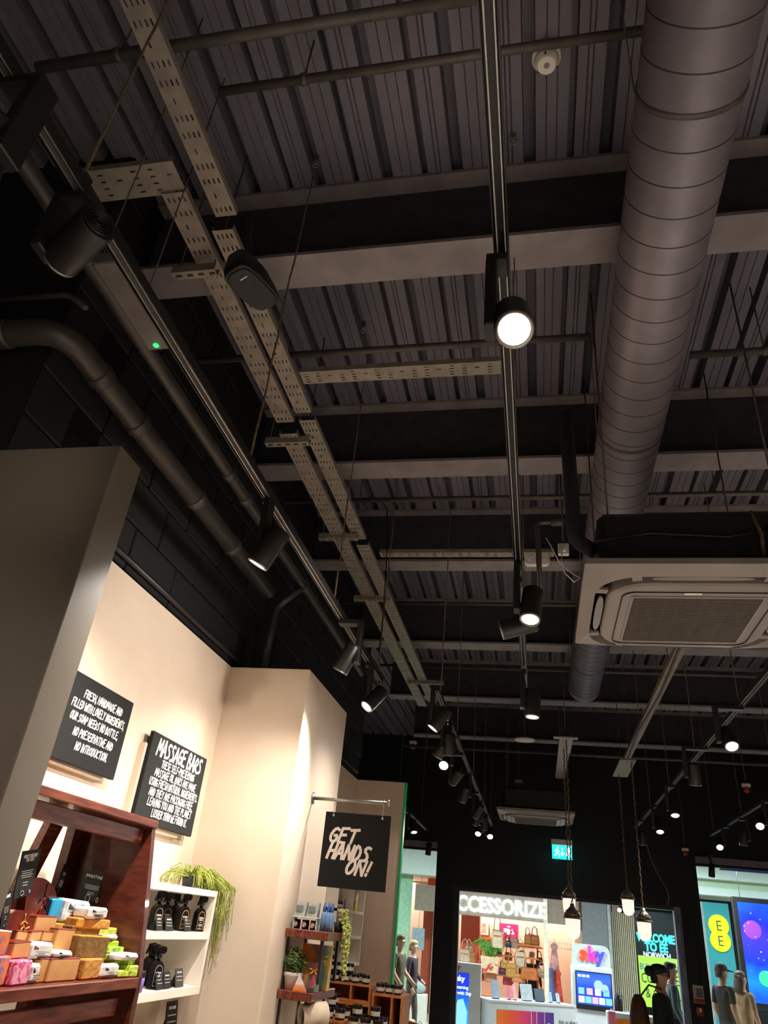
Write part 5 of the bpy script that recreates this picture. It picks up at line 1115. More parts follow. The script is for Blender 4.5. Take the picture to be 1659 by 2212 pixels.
# ================================================================ the mall beyond the shop front
structure(MB().box((-9, FRONT + .2, 3.75), (12, 28, 3.85)).build('ceiling_concourse', m_mallceil))
structure(MB().box((-9.1, FRONT + .2, 0), (-9, 28, 3.85)).build('wall_concourse_left', m_white))
structure(MB().box((12, FRONT + .2, 0), (12.1, 28, 3.85)).build('wall_concourse_right', m_white))
structure(MB().box((-9, 27.9, 0), (12, 28, 3.85)).build('wall_concourse_far', m_white))
for i, xx in enumerate((-5, -1, 3, 7)):
    o = MB().box((xx - .6, 16.1, 3.57), (xx + .6, 16.7, 3.75)).build('ceiling_panel_light', emit_mat('panel_light', 'e8fbff', 2.0)); tag(o, 'square white ceiling light of the concourse, ' + ('far left', 'left of centre', 'over the kiosk', 'far right')[i], 'ceiling light')
m_bulk = mat('pale_bulkhead', 'd6e2e0', .6, 0, .03); m_bulkg = mat('pale_green_bulkhead', 'b9d2b4', .6, 0, .03)
structure(MB().box((-9, 19.6, 2.95), (-2.0, 20.0, 3.75)).build('wall_bulkhead_left', m_bulk))
structure(MB().box((-2.0, 19.9, 2.75), (3.2, 20.3, 3.75)).build('wall_bulkhead_centre', mat('grey_fascia', '8f9390', .6)))
structure(MB().box((3.2, 18.6, 3.0), (12, 20.2, 3.15)).box((3.2, 18.3, 3.3), (12, 18.6, 3.75)).build('wall_bulkhead_right', m_bulk))
structure(MB().box((3.2, 18.6, 3.15), (12, 18.9, 3.3)).build('trim_green_band', m_bulkg))
# ---- the accessories boutique across the concourse
FY = 20.0
m_pinkwall = mat('boutique_beige', 'd9bda6', .6, 0, .04); m_coral = mat('coral_wall', 'e8715a', .6, 0, .05)
structure(MB().box((-6.5, 24.6, 0), (1.0, 24.7, 3.2)).build('wall_boutique_back', m_pinkwall))
structure(MB().box((.95, 20.2, 0), (1.02, 24.7, 3.2)).build('wall_boutique_side', m_pinkwall))
structure(MB().box((-6.5, 20.3, 3.05), (1.0, 24.7, 3.12)).build('ceiling_boutique', m_white))
structure(MB().box((-1.98, 21.6, 0), (-1.5, 22.0, 3.05)).build('wall_boutique_coral_pier', m_coral))
structure(MB().box((-3.05, 22.6, 0), (-2.3, 22.7, 3.05)).build('wall_boutique_coral_left', m_coral))
structure(MB().box((.12, FY - .05, 0), (.22, FY + .1, 2.75)).build('trim_boutique_post', mat('ivory_post', 'ece2cc', .4)))
T = thing('shop_fascia', 'beige translucent shop fascia with lit letters spelling ACCESSORIZE', 'shop sign', (-1, FY, 2.2))
MB().box((-3.0, FY, 2.18), (.95, FY + .05, 2.75)).build('fascia_board', mat('fascia_beige', '8d7d70', .5), T)
lt = print_mb('ACCESSORIZE', (.2, FY - .012, 2.275), UXX, UZ, .46, bold=.012, depth=.02, align='RIGHT', xs=.83); lt.build('lettering', emit_mat('letter_white_glow', 'dffbff', 1.6), T)
p1, p2 = at(600 * .1808 + 970, 75 * .1808 + 1980, y=24.5), at(825 * .1808 + 970, 262 * .1808 + 1980, y=24.5)
m_pinkp = mat('pink_poster', 'd42a6e', .5); m_whitel = mat('poster_white', 'f4f0f0', .6)
T = thing('sale_poster', 'large pink sale poster reading 50% on the boutique back wall', 'poster', ((p1.x + p2.x) / 2, 24.5, p2.z))
MB().box((p1.x, 24.5, p2.z), (p2.x, 24.52, p1.z)).build('sheet', m_pinkp, T)
hh = p1.z - p2.z; ww = p2.x - p1.x
print_mb('50', (p1.x + ww * .40, 24.497, p2.z + hh * .25), UXX, UZ, hh * .5, bold=.02).build('lettering', m_whitel, T)
print_mb('%', (p1.x + ww * .70, 24.497, p2.z + hh * .42), UXX, UZ, hh * .24, bold=.01).build('lettering', m_whitel, T)
print_mb('OFF', (p1.x + ww * .72, 24.497, p2.z + hh * .26), UXX, UZ, hh * .14, bold=.006).build('lettering', m_whitel, T)
print_mb('SALE', (p1.x + ww * .5, 24.497, p2.z + hh * .75), UXX, UZ, hh * .13, bold=.004).build('lettering', m_whitel, T)
MB().box((p1.x - .35, 24.53, p2.z - .1), (p2.x + .5, 24.56, p1.z + .5)).build('niche_frame', mat('niche_cream', 'dcc6ae', .6), T)
p1, p2 = at(938 * .1808 + 970, 195 * .1808 + 1980, y=24.5), at(1015 * .1808 + 970, 265 * .1808 + 1980, y=24.5)
T = thing('sale_poster', 'small pink sale card right of the 50% poster', 'poster', ((p1.x + p2.x) / 2, 24.5, p2.z))
MB().box((p1.x, 24.5, p2.z), (p2.x, 24.52, p1.z)).build('sheet', m_pinkp, T); print_mb('SALE', ((p1.x + p2.x) / 2, 24.497, p2.z + .12), UXX, UZ, .14, bold=.005).build('lettering', m_whitel, T)
# shelves and framed picture on the back wall
a = at(1010, 2020, y=24.4); b = at(1064, 2024, y=24.4)
T = thing('boutique_shelf', 'wooden wall shelf with books in the boutique', 'shelf', (a.x, 24.4, a.z)); MB().box((a.x, 24.2, a.z - .05), (b.x, 24.6, a.z)).build('shelf_board', m_crate, T)
for k in range(6):
    x = a.x + .15 + k * .1; o = MB().bbox((x, 24.28, a.z), (x + .07, 24.5, a.z + .42 - .04 * (k % 3)), .005).build('book', mat('book_%d' % (k % 3), ('d8a878', 'c98a5c', 'e6cfae')[k % 3], .6)); tag(o, 'upright tan box file on the boutique wall shelf, from the left the ' + ('first', 'second', 'third', 'fourth', 'fifth', 'sixth')[k], 'box file', 'box files on the boutique shelf')
a = at(1036, 1988, y=24.3); b = at(1055, 2020, y=24.3)
T = thing('framed_picture', 'framed fashion photograph leaning on the boutique wall shelf', 'picture', ((a.x + b.x) / 2, 24.25, b.z)); MB().box((a.x, 24.23, b.z), (b.x, 24.26, a.z)).build('mount', m_whitel, T)
MB().box((a.x + .06, 24.225, b.z + .05), (b.x - .06, 24.23, a.z - .06)).build('photograph', mat('photo_tone', 'c98a5a', .6, 0, .4, 6, color2='e8d8c8'), T)
# bags, plants and stock in the boutique window
def handbag(label, px, py, y, w_, col, tall=.8, kind='handbag'):
    p = at(px, py, y=y); T = thing(kind, label, 'handbag', (p.x, y, p.z))
    m = mat('bag_' + col, col, .5, 0, .15, 12); h_ = w_ * tall
    MB().rings([[Vector((p.x + w_ / 2 * math.copysign(abs(math.cos(t)) ** .5, math.cos(t)) * s, y + .07 * math.sin(t) * s, p.z + z * h_)) for t in [k * .449 for k in range(14)]] for z, s in ((0, .9), (.15, 1), (.7, .92), (1, .78))]).build('bag_body', m, T)
    MB().tube([(p.x - w_ * .28, y, p.z + h_), (p.x - w_ * .22, y, p.z + h_ * 1.6), (p.x, y, p.z + h_ * 1.85), (p.x + w_ * .22, y, p.z + h_ * 1.6), (p.x + w_ * .28, y, p.z + h_)], .012, 6).build('handle', m, T)
    MB().box((p.x - w_ * .3, y - .075, p.z + h_ * .62), (p.x + w_ * .3, y - .066, p.z + h_ * .7)).build('flap_seam', m_crate, T)
    return T
st = thing('display_stand', 'tiered pale display stand in the boutique window', 'stand', (-.7, 20.9, 0))
for z, x0, x1 in ((.55, -1.6, .05), (1.0, -1.5, 0), (1.42, -1.1, 0), (1.66, -1.2, .1)): MB().box((x0, 20.9, z - .03), (x1, 21.3, z)).build('tier_board', m_crate, st)
for x in (-1.45, -.05): MB().box((x, 21.25, 0), (x + .04, 21.29, 1.66)).build('upright', m_crate, st)
for lab, px, py, w_, col, tl in (('orange-tan handbag low in the boutique window', 1143, 2117, .42, 'd07a3c', .6), ('round mustard handbag hanging in the boutique window', 1105, 2112, .3, 'c89a4a', 1.0), ('pale straw bag in the middle of the boutique window', 1124, 2090, .3, 'e8dcc4', 1.1), ('brown cube handbag high on the right of the stand', 1155, 2042, .24, '9a5c2c', .9), ('tan bucket bag high beside the cube bag', 1140, 2040, .18, 'b5763a', 1.1), ('red clutch bag on the top tier', 1087, 2045, .18, 'd8503a', 1.0), ('navy cap-shaped bag on the top tier', 1096, 2046, .2, '2c3050', .7), ('taupe folded bag on the top tier', 1109, 2048, .3, 'b79a80', .7), ('cream tall bag at the left of the top tier', 1074, 2048, .3, 'ead9bc', 1.3), ('peach bow bag at the foot of the window', 1120, 2122, .34, 'e59a6a', .5)):
    handbag(lab, px, py, 20.72 + .1 * (px % 3), w_, col, tl)
for i, (px, py, w_, col, lab) in enumerate(((1003, 2078, .3, 'd8c8b0', 'cream wicker'), (1018, 2080, .26, 'c08850', 'caramel'), (1012, 2062, .2, 'e0cba8', 'straw coloured'), (1098, 2075, .2, 'e8a0a0', 'rose pink'), (1090, 2092, .18, 'f0d070', 'lemon yellow'), (1085, 2108, .2, '6a4a8a', 'violet'), (1097, 2128, .26, 'c8587a', 'raspberry'), (1165, 2085, .18, '3a2a24', 'dark chocolate'), (1170, 2112, .2, 'b8a890', 'stone coloured'), (1060, 2122, .3, 'f0c0a0', 'apricot'), (1035, 2118, .26, 'e06a50', 'tomato red'), (1078, 2066, .16, '8a9a6a', 'sage green'))):
    handbag(lab + ' little bag among the boutique window stock', px, py, 21.05 + .05 * (i % 4), w_, col, .9)
hz = at(1155, 2042, y=20.72); MB().box((hz.x - .4, 20.6, hz.z - .04), (hz.x + .15, 20.95, hz.z - .002)).build('tier_board', m_crate, st); MB().box((hz.x - .1, 20.9, 1.63), (hz.x - .06, 20.94, hz.z - .04)).build('upright', m_crate, st)
p = at(1087, 2085, y=20.7); T = thing('tote_bag', 'large cream tote bag printed with red flowers, stuffed with green leaves', 'tote bag', (p.x, 20.7, 1.05))
a = at(1038, 2064, y=20.7); b = at(1078, 2103, y=20.7)
MB().hexa([(a.x + .05, 20.65, b.z), (b.x - .05, 20.65, b.z), (b.x - .05, 20.8, b.z), (a.x + .05, 20.8, b.z), (a.x, 20.6, a.z), (b.x, 20.6, a.z), (b.x, 20.85, a.z), (a.x, 20.85, a.z)]).build('bag_body', mat('flower_cream', 'f0d9b4', .7), T)
fl = MB(); rd = random.Random(2)
for k in range(16):
    u, v = rd.uniform(.1, .9), rd.uniform(.1, .92); q = Vector((a.x + (b.x - a.x) * u, 20.615 + .03 * (1 - v) , b.z + (a.z - b.z) * v)); fl.lathe(q, (0, -1, 0), [(0, .035), (.006, .03)], 7)
tag(fl.build('flower_print', mat('flower_red', 'd8503f', .6), T), kind='stuff')
p = at(1060, 2050, y=20.75); T = thing('leafy_plant', 'bright green arching plant standing in the flower tote', 'plant', (p.x, 20.75, a.z))
fo = MB()
for k in range(46):
    an = rd.uniform(0, 6.28); L = rd.uniform(.2, .5); p0 = Vector((p.x + rd.uniform(-.1, .1), 20.74, a.z - .03)); p1 = p0 + Vector((math.cos(an) * L * .5, math.sin(an) * .08, L * .8)); p2_ = p1 + Vector((math.cos(an) * L * .45, 0, -L * .25)); w_ = Vector((0, .02, .03))
    fo.add([p0 - w_ * .3, p1 - w_, p2_, p1 + w_, p0 + w_ * .3], [(0, 1, 2, 3, 4)])
tag(fo.build('leaves', mat('bright_leaf', '4f9a3a', .5, 0, .3, 8, color2='7cc04e'), T), kind='stuff')
for i, (px, py, col, lab) in enumerate(((1245, 2078, 'e8a04a', 'orange'), (1258, 2085, 'd84a50', 'red printed'), (1190, 2130, '6a7fb0', 'dusty blue'), (1205, 2135, 'e25648', 'coral patterned'), (1198, 2075, 'e6b6b8', 'pale pink'))):
    p = at(px, py, y=20.6); T = thing('hanging_dress', lab + ' garment hanging on the boutique rail', 'dress', (p.x, 20.6, p.z - .45)); KY = 20.45 + .09 * i
    MB().rings([[Vector((p.x + w2 * math.cos(t), KY + .05 * math.sin(t), p.z + dz)) for t in [k * .628 for k in range(10)]] for dz, w2 in ((-.45, .14), (0, .09), (.22, .06), (.3, .09), (.36, .05))]).build('cloth', mat('dress_' + col, col, .8, 0, .3, 10), T)
    MB().tube([(p.x, 20.6, p.z + .36), (p.x, 20.6, p.z + .46)], .006, 5).build('hanger', m_steel, T)
T = thing('clothes_rail', 'white boutique clothes rail right of the ivory post', 'rail', (.6, 20.6, 0))
zr2 = at(1235, 2060, y=20.6).z + .2
MB().tube([(.2, 20.62, 0), (.2, 20.62, zr2), (.92, 20.62, zr2), (.92, 20.62, 0)], .015, 6).build('frame', m_whitep, T)
for k in range(9): MB().tube([(.26 + k * .07, 20.62, zr2), (.27 + k * .07, 20.6, zr2 - .08), (.22 + k * .07, 20.6, zr2 - .12), (.32 + k * .07, 20.6, zr2 - .12)], .007, 4).build('hanger', m_whitep, T)
# ---- grey pier and ribbed panel between the shops
structure(MB().box((1.02, 20.0, 0), (1.62, 20.6, 3.3)).build('wall_grey_pier', mat('pier_grey', '6f777c', .5, 0, .06)))
structure(MB().box((1.6, 19.97, 0), (1.66, 20.0, 3.0)).build('trim_pier_edge', mat('pier_edge', '9aa3a6', .4)))
rb = structure(MB().box((1.66, 20.25, 0), (2.22, 20.3, 2.55)).build('wall_ribbed', mat('ribbed_back', '8b8870', .6)))
for k in range(13): MB().box((1.67 + k * .043, 20.2, 0), (1.67 + k * .043 + .026, 20.25, 2.55)).build('slat', mat('ribbed_slat', 'b4af94', .6, 0, .08), rb)
# ---- phone shop
structure(MB().box((2.2, 23.5, 0), (9, 23.6, 3.1)).build('wall_phone_shop_back', mat('phone_shop_navy', '12243a', .5)))
structure(MB().box((1.62, 20.3, 2.96), (9, 23.6, 3.05)).build('ceiling_phone_shop', mat('phone_shop_ceiling', '1a2a33', .6)))
a = at(1383, 2016, y=20.3); b = at(1461, 2052, y=20.3)
m_tealtext = emit_mat('teal_letters', '38f0e4', 1.5); m_lil2 = emit_mat('lilac_letters', 'b8c8ff', 1.2)
T = thing('welcome_sign', 'dark window sign with glowing letters WELCOME TO EE NORWICH', 'sign', ((a.x + b.x) / 2, 20.3, b.z))
MB().box((2.24, 20.36, b.z - .35), (3.15, 20.39, a.z + .75)).build('dark_panel', mat('sign_navy', '14202c', .4), T)
cx = 2.69
print_mb('WELCOME', (cx, 20.35, a.z - .15), UXX, UZ, .235, bold=.009, depth=.005, xs=.74).build('lettering', m_tealtext, T)
print_mb('TO EE', (cx, 20.35, a.z - .335), UXX, UZ, .235, bold=.009, depth=.005, xs=.8).build('lettering', m_tealtext, T)
print_mb('NORWICH', (cx, 20.35, a.z - .462), UXX, UZ, .145, bold=.004, depth=.004, xs=.85).build('lettering', m_lil2, T)
MB().bbox((2.62, 20.4, a.z + .15), (3.1, 20.55, a.z + .62), .01).build('dark_cube_display', mat('cube_navy', '1c2c3a', .4), T)
MB().lathe((2.86, 20.39, a.z + .5), (0, -1, 0), [(0, .05), (.01, .05)], 16).build('cube_logo', m_whitep, T)
c = at(1378, 2062, y=20.1); d = at(1466, 2160, y=20.1)
w3 = thing('window_3', 'glass front of the phone shop behind the lime poster', 'window', (2.9, 20.16, 0), kind='structure'); MB().box((2.24, 20.14, 0), (3.4, 20.15, 2.75)).build('pane', m_glass, w3)
T = thing('lime_poster', 'lime green window poster about buying the latest consoles and games', 'poster', ((c.x + d.x) / 2, 20.1, .75))
zt = at(1378, 2063, y=20.1).z; MB().box((c.x, 20.1, .75), (3.2, 20.14, zt)).build('sheet', emit_mat('lime_glow', '9fd84a', .28), T)
m_navy = mat('navy_print', '11283c', .6); m_blu = mat('blue_print', '1b86a8', .6)
xm = (c.x + 3.2) / 2
print_mb('BUY THE LATEST', (xm, 20.097, zt - .27), UXX, UZ, .17, bold=.003, xs=.72).build('lettering', m_blu, T)
print_mb('CONSOLES', (xm, 20.097, zt - .52), UXX, UZ, .27, xs=.66).build('lettering', m_navy, T)
print_mb('& GAMES.', (xm, 20.097, zt - .8), UXX, UZ, .25, xs=.7).build('lettering', m_navy, T)
for i, (px, py) in enumerate(((1315, 1980), (1322, 1976), (1338, 1966), (1322, 1990), (1430, 1965))):
    p = at(px, py, y=22); T = thing('downlight', 'bright downlight in the phone shop, ' + ('first left of the ribbed panel top', 'second, above the ribbed panel', 'third and highest', 'lowest of the left cluster', 'right one above the dark cube')[i], 'downlight', p, group='downlights in the phone shop'); MB().ball(p, .05, 8).build('lamp', emit_mat('downlight', 'fff6e8', 6), T); MB().cyl(p, (p.x, p.y, 2.97), .01, n=6).build('stem', m_black, T)
# teal panel with the yellow double-disc sign
T = thing('shop_totem', 'teal shopfront panel with a yellow figure-eight sign reading EE', 'shop sign', (3.73, 19, 0))
a = at(1522, 1948, y=19); b = at(1570, 1952, y=19)
MB().box((a.x - .05, 19, 0), (b.x + .02, 19.06, a.z)).build('teal_panel', emit_mat('teal_panel', '24808a', .2), T)
MB().box((a.x - .16, 18.98, 0), (a.x - .05, 19.06, a.z)).build('edge_post', mat('edge_grey', '8a979c', .4), T)
c1 = at(1552, 1999, y=18.97); c2_ = at(1556, 2032, y=18.97); m_yellow = emit_mat('yellow_disc', 'd8ea00', .5); xm = (c1.x + c2_.x) / 2; R = .205
MB().lathe((xm, 18.98, c1.z), (0, -1, 0), [(0, R), (.03, R)], 36).build('yellow_disc', m_yellow, T)
MB().lathe((xm, 18.981, c2_.z), (0, -1, 0), [(0, R), (.03, R)], 36).build('yellow_disc', m_yellow, T)
for z in (c1.z, c2_.z): print_mb('E', (xm, 18.945, z - .1), UXX, UZ, .28, xs=.9).build('lettering', mat('ee_dark', '1a5a50', .5), T)
# large advertising screen
a = at(1582, 1936, y=17); b = at(1611, 2178, y=17)
T = thing('advertising_screen', 'large black-framed screen showing a blue and magenta space picture', 'screen', (4.4, 17, b.z))
x0, x1, z0, z1 = a.x - .02, 5.0, b.z, a.z
MB().bbox((x0, 17, z0), (x1, 17.12, z1), .01).build('frame', m_black, T)
MB().box((x0 + .09, 16.995, z0 + .1), (x1 - .09, 17.0, z1 - .09)).build('screen_picture', gradient_mat('space_screen', [(0, '0a4fd0'), (.2, '0f7fe0'), (.4, '0a2fc0'), (.62, '3a2ab0'), (.8, '1020a8'), (1, '0b3fe0')], axis=2, lo=.1, hi=1.75, emit=.45, wobble=.35, wscale=2.5), T)
sp = MB()
for k in range(26): sp.ball((random.uniform(x0 + .12, x1 - .12), 16.992, random.uniform(z0 + .15, z1 - .15)), random.uniform(.004, .012), 5)
tag(sp.build('star_specks', emit_mat('star', 'cfe0ff', 1.5), T), kind='stuff')
for cx_, cz_, r_, cl in ((x0 + .3, z1 - .55, .16, '8a3ac0'), (x1 - .35, z1 - .75, .22, 'd0588a'), (x0 + .42, z0 + .5, .13, '3ad0a0'), (x1 - .3, z0 + .3, .25, '1a80e8')): MB().lathe((cx_, 16.994, cz_), (0, -1, 0), [(0, r_), (.002, r_)], 24).build('glow_patch', emit_mat('patch_' + cl, cl, .25), T)
for xx in (x0 + .17, x1 - .2): MB().cyl((xx, 17.06, z1), (xx, 17.06, 3.75), .006, n=6).build('hanging_wire', m_steel, T)
T = thing('linear_pendant', 'long dark linear light hanging inside the right shop window', 'pendant light', (4.3, 15, 3.2)); p = at(1552, 1872, y=15)
MB().bbox((p.x, 14.95, p.z - .05), (5.6, 15.05, p.z), .01).build('housing', mat('linear_grey', '3a4244', .5), T)
for xx in (p.x + .05, 5.4): MB().cyl((xx, 15, p.z), (xx, 15, 3.75), .005, n=6).build('wire', m_steel, T)
# window-side goods: pink paper under the screen
# ---- left shop window view
T = thing('boutique_cabinet', 'tall pale cabinet with bags in the boutique left of the black pier', 'cabinet', (-2.6, 21.8, 0))
MB().box((-2.98, 21.6, 0), (-2.2, 21.64, 2.6)).build('back_panel', m_coral, T)
for z in (.6, 1.0, 1.4, 1.8): MB().box((-2.66, 21.3, z), (-2.24, 21.6, z + .03)).build('shelf_board', m_shelf, T)
for x in (-2.68, -2.24): MB().box((x, 21.3, 0), (x + .03, 21.6, 2.3)).build('upright', m_shelf, T)
for i, (z, col, lab) in enumerate(((1.83, 'd9863a', 'orange'), (1.43, 'b02a50', 'crimson'), (1.03, 'd8d2c6', 'cream'), (.63, '7a8a92', 'grey'))):
    T2 = thing('handbag', lab + ' handbag in the pale cabinet left of the black pier', 'handbag', (-2.45, 21.45, z)); MB().bbox((-2.58, 21.38, z), (-2.32, 21.5, z + .2), .03).build('bag_body', mat('bag_' + col, col, .5), T2); MB().tube([(-2.52, 21.44, z + .2), (-2.45, 21.44, z + .3), (-2.38, 21.44, z + .2)], .01, 5).build('handle', mat('bag_' + col, col, .5), T2)
structure(MB().box((-5.5, 20.1, 0), (-3.1, 20.14, 2.95)).build('wall_mint', mat('mint_panel', '9cc7a8', .6)))
T = thing('white_plinth', 'white display plinth with grey cloth seen through the left window', 'plinth', (-2.5, 17.8, 0)); MB().bbox((-2.72, 17.6, 0), (-2.3, 18, .62), .01).build('block', m_white, T)
MB().ball((-2.5, 17.8, .72), .16, 8, (1.1, .8, .7)).build('cloth_heap', mat('grey_heap', '9aa6a6', .8, 0, .2, 14, bump=.5), T)
T = thing('wall_notice', 'pale blue-grey notice hanging in the boutique left of the pier', 'notice', (-2.85, 20.05, 1.45)); MB().box((-3.02, 20.05, 1.35), (-2.72, 20.07, 1.8)).build('sheet', mat('notice_grey', '8fa0a8', .6), T); MB().cyl((-2.87, 20.06, 1.8), (-2.87, 20.06, 2.95), .004, n=5).build('cord', m_steel, T)
# ---- kiosk in the concourse
m_kiosk = mat('kiosk_white', 'cfd6da', .4, 0, .03)
p = at(985, 2077, y=16); q = at(1040, 2080, y=16)
T = thing('kiosk_totem', 'white kiosk totem with a blue sky screen at the left of the doorway', 'totem', (-1.35, 16, 0))
MB().bbox((p.x - .12, 15.95, 0), (q.x, 16.08, 1.32), .008).build('cabinet', m_kiosk, T)
MB().box((p.x - .1, 15.944, .25), (q.x - .22, 15.95, 1.15)).build('screen', gradient_mat('totem_screen', [(0, '1f8fd8'), (.35, '1d6fe0'), (.7, '0a2fb8'), (1, '1a2a9a')], axis=2, lo=.2, hi=1.2, emit=1.0), T)
print_mb('sky', (p.x + .02, 15.94, 1.2), UXX, UZ, .11, bold=.004).build('lettering', mat('sky_red', 'c8324a', .5), T)
print_mb('sky', (p.x + .1, 15.94, 1.02), UXX, UZ, .12, bold=.004).build('lettering', emit_mat('screen_white', 'dff0ff', 1.0), T)
for k in range(2): print_mb(('Streaming', 'only with Sky')[k], (p.x + .1, 15.94, .9 - .09 * k), UXX, UZ, .075, bold=.001).build('lettering', emit_mat('screen_white', 'dff0ff', 1.0), T)
MB().prism([(p.x + .02, 15.942, .25), (p.x + .22, 15.942, .25), (p.x + .24, 15.942, .55), (p.x + .16, 15.942, .75), (p.x + .06, 15.942, .72), (p.x, 15.942, .5)], (0, -.002, 0)).build('portrait_shape', emit_mat('portrait_blue', '6fb0e8', .9), T)
L_ = Vector((-.88, 15.75, 0)); R_ = Vector((.66, 16.9, 0)); dv = (R_ - L_); un = dv.normalized(); nn = Vector((un.y, -un.x, 0)); KT = .80
T = thing('kiosk_counter', 'white kiosk counter with an orange to blue panel advertising Sky Mobile', 'counter', (L_ + R_) / 2)
def K(t, d, z): return L_ + un * t + nn * d + Vector((0, 0, z))
KL = dv.length
MB().hexa([K(0, 0, 0), K(KL, 0, 0), K(KL, -.5, 0), K(0, -.5, 0), K(0, 0, KT - .03), K(KL, 0, KT - .03), K(KL, -.5, KT - .03), K(0, -.5, KT - .03)]).build('carcass', m_kiosk, T)
MB().hexa([K(-.02, .02, KT - .03), K(KL + .02, .02, KT - .03), K(KL + .02, -.52, KT - .03), K(-.02, -.52, KT - .03), K(-.02, .02, KT), K(KL + .02, .02, KT), K(KL + .02, -.52, KT), K(-.02, -.52, KT)]).build('worktop', m_kiosk, T)
MB().add([K(.15, .004, .05), K(1.42, .004, .05), K(1.42, .004, .66), K(.15, .004, .66)], [(0, 1, 2, 3)]).build('gradient_panel', gradient_mat('kiosk_gradient', [(0, 'f08a1e'), (.3, 'ef5a34'), (.55, 'd62a6a'), (.75, '7a2a8a'), (1, '23368a')], axis=0, lo=-.75, hi=.42, rough=.3), T)
for tt in (.9, 1.02, 1.2): MB().add([K(tt, .006, .05), K(tt + .012, .006, .05), K(tt + .012, .006, .66), K(tt, .006, .66)], [(0, 1, 2, 3)]).build('panel_joint', m_kiosk, T)
print_mb('Sky Mobile', K(.3, .006, .36), un, UZ, .12, bold=.003, align='LEFT').build('lettering', m_whitel, T)
print_mb('Customers switched', K(.22, .006, .27), un, UZ, .085, align='LEFT').build('lettering', m_whitel, T)
print_mb('and saved', K(.22, .006, .19), un, UZ, .085, align='LEFT').build('lettering', m_whitel, T)
print_mb('Ask us about', K(1.75, .006, .5), un, UZ, .085).build('lettering', m_ink, T)
MB().hexa([K(1.22, .01, .05), K(1.33, .01, .05), K(1.33, .02, .05), K(1.22, .02, .05), K(1.27, .01, .5), K(1.40, .01, .48), K(1.40, .02, .48), K(1.27, .02, .5)]).build('phone_relief', m_whitep, T)
print_mb('sky', K(1.31, .022, .2), un, UZ, .09, bold=.002).build('lettering', mat('sky_red', 'c8324a', .5), T)
for i, (t, w_, h_, col, lab) in enumerate(((.25, .16, .28, '8fa0b4', 'pale blue leaflet rack at the left end'), (.55, .07, .2, 'd8688a', 'pink phone box'), (.68, .06, .24, 'e8a0b0', 'rosy phone box'), (.95, .26, .26, 'aeb8be', 'grey tablet stand in the middle'), (1.25, .22, .2, '3a4858', 'dark screen back'), (1.5, .07, .16, '9fb4c8', 'small blue phone'), (1.68, .07, .15, 'a8b8c4', 'small grey phone'))):
    c = K(t, -.2, KT); T2 = thing('counter_display', lab + ' on the kiosk counter', 'display', c)
    MB().obox(c + Vector((0, 0, h_ / 2 + .01)), un, nn + Vector((0, 0, .25)), Vector((0, 0, 1)) - nn * .25, w_, .02, h_).build('panel', mat('disp_' + col, col, .4), T2)
    MB().obox(c + Vector((0, 0, .006)), un, nn, (0, 0, 1), w_ * .7, .1, .012).build('foot', m_black, T2)
# television stand with the rounded sky sign
a = at(1235, 2087, y=17.5); b = at(1325, 2186, y=17.5)
T = thing('television_stand', 'grey kiosk stand with a blue television and a rounded top sign reading sky', 'screen stand', (1.05, 17.5, 0))
MB().bbox((a.x - .02, 17.5, 0), (b.x + .02, 17.75, a.z + .03), .01).build('cabinet', m_kiosk, T)
MB().bbox((a.x + .06, 17.47, .72), (b.x, 17.5, a.z - .06), .006).build('television', m_black, T)
tv = (a.x + .08, b.x - .02, .80, a.z - .08)
MB().box((tv[0], 17.466, tv[2]), (tv[1], 17.47, tv[3])).build('screen_picture', gradient_mat('tv_screen', [(0, '14327e'), (.45, '1b2ea0'), (.7, '2a4fc8'), (1, '16308a')], axis=2, lo=0.8, hi=1.4, emit=.9), T)
for r in range(2):
    for k in range(4 if r else 5):
        w_ = (tv[1] - tv[0]) / 5.2; x = tv[0] + .03 + k * w_ * (1.25 if r else 1.02); z = tv[2] + .03 + r * .14
        MB().box((x, 17.462, z), (x + w_ * .9, 17.466, z + .11)).build('tile', emit_mat('tile_%d' % ((k + r) % 3), ('a8bfe8', '5a9ae0', 'c88aa0')[(k + r) % 3], .8), T)
MB().lathe((tv[1] - .24, 17.466, tv[3] - .2), (0, -1, 0), [(0, .09), (.003, .09)], 20).build('picture_shape', emit_mat('face_blue', '7f9ad8', .7), T)
MB().lathe((tv[1] - .12, 17.466, tv[3] - .24), (0, -1, 0), [(0, .07), (.004, .07)], 20).build('picture_shape', emit_mat('face_blue', '7f9ad8', .7), T)
for k in range(3): MB().box((tv[0] + .03 + k * .08, 17.463, tv[3] - .08), (tv[0] + .09 + k * .08, 17.466, tv[3] - .04)).build('tile', emit_mat('screen_white', 'dff0ff', 1.0), T)
zt = at(1290, 2042, y=17.5).z; zb2 = a.z + .03; x0, x1 = a.x - .0, b.x + .0
dome = [(x0, 17.6, zb2), (x1, 17.6, zb2)] + [(x1 - .13 + .13 * math.cos(t), 17.6, zt - .13 + .13 * math.sin(t)) for t in (0, .4, .8, 1.2, 1.57)] + [(x0 + .02, 17.6, zt)]
MB().prism(dome, (0, .03, 0)).build('sign_plate', mat('pale_acrylic', 'b8c4c0', .3), T)
cols = (('s', 'ff3a1e'), ('k', 'e0288a'), ('y', '3a3ae8')); xx = x0 + .16
for ch_, cl in cols:
    print_mb(ch_, (xx, 17.595, zb2 + .1), UXX, UZ, .36, bold=.012, depth=.012, align='LEFT').build('lettering', emit_mat('sky_' + ch_, cl, .8), T); xx += .165
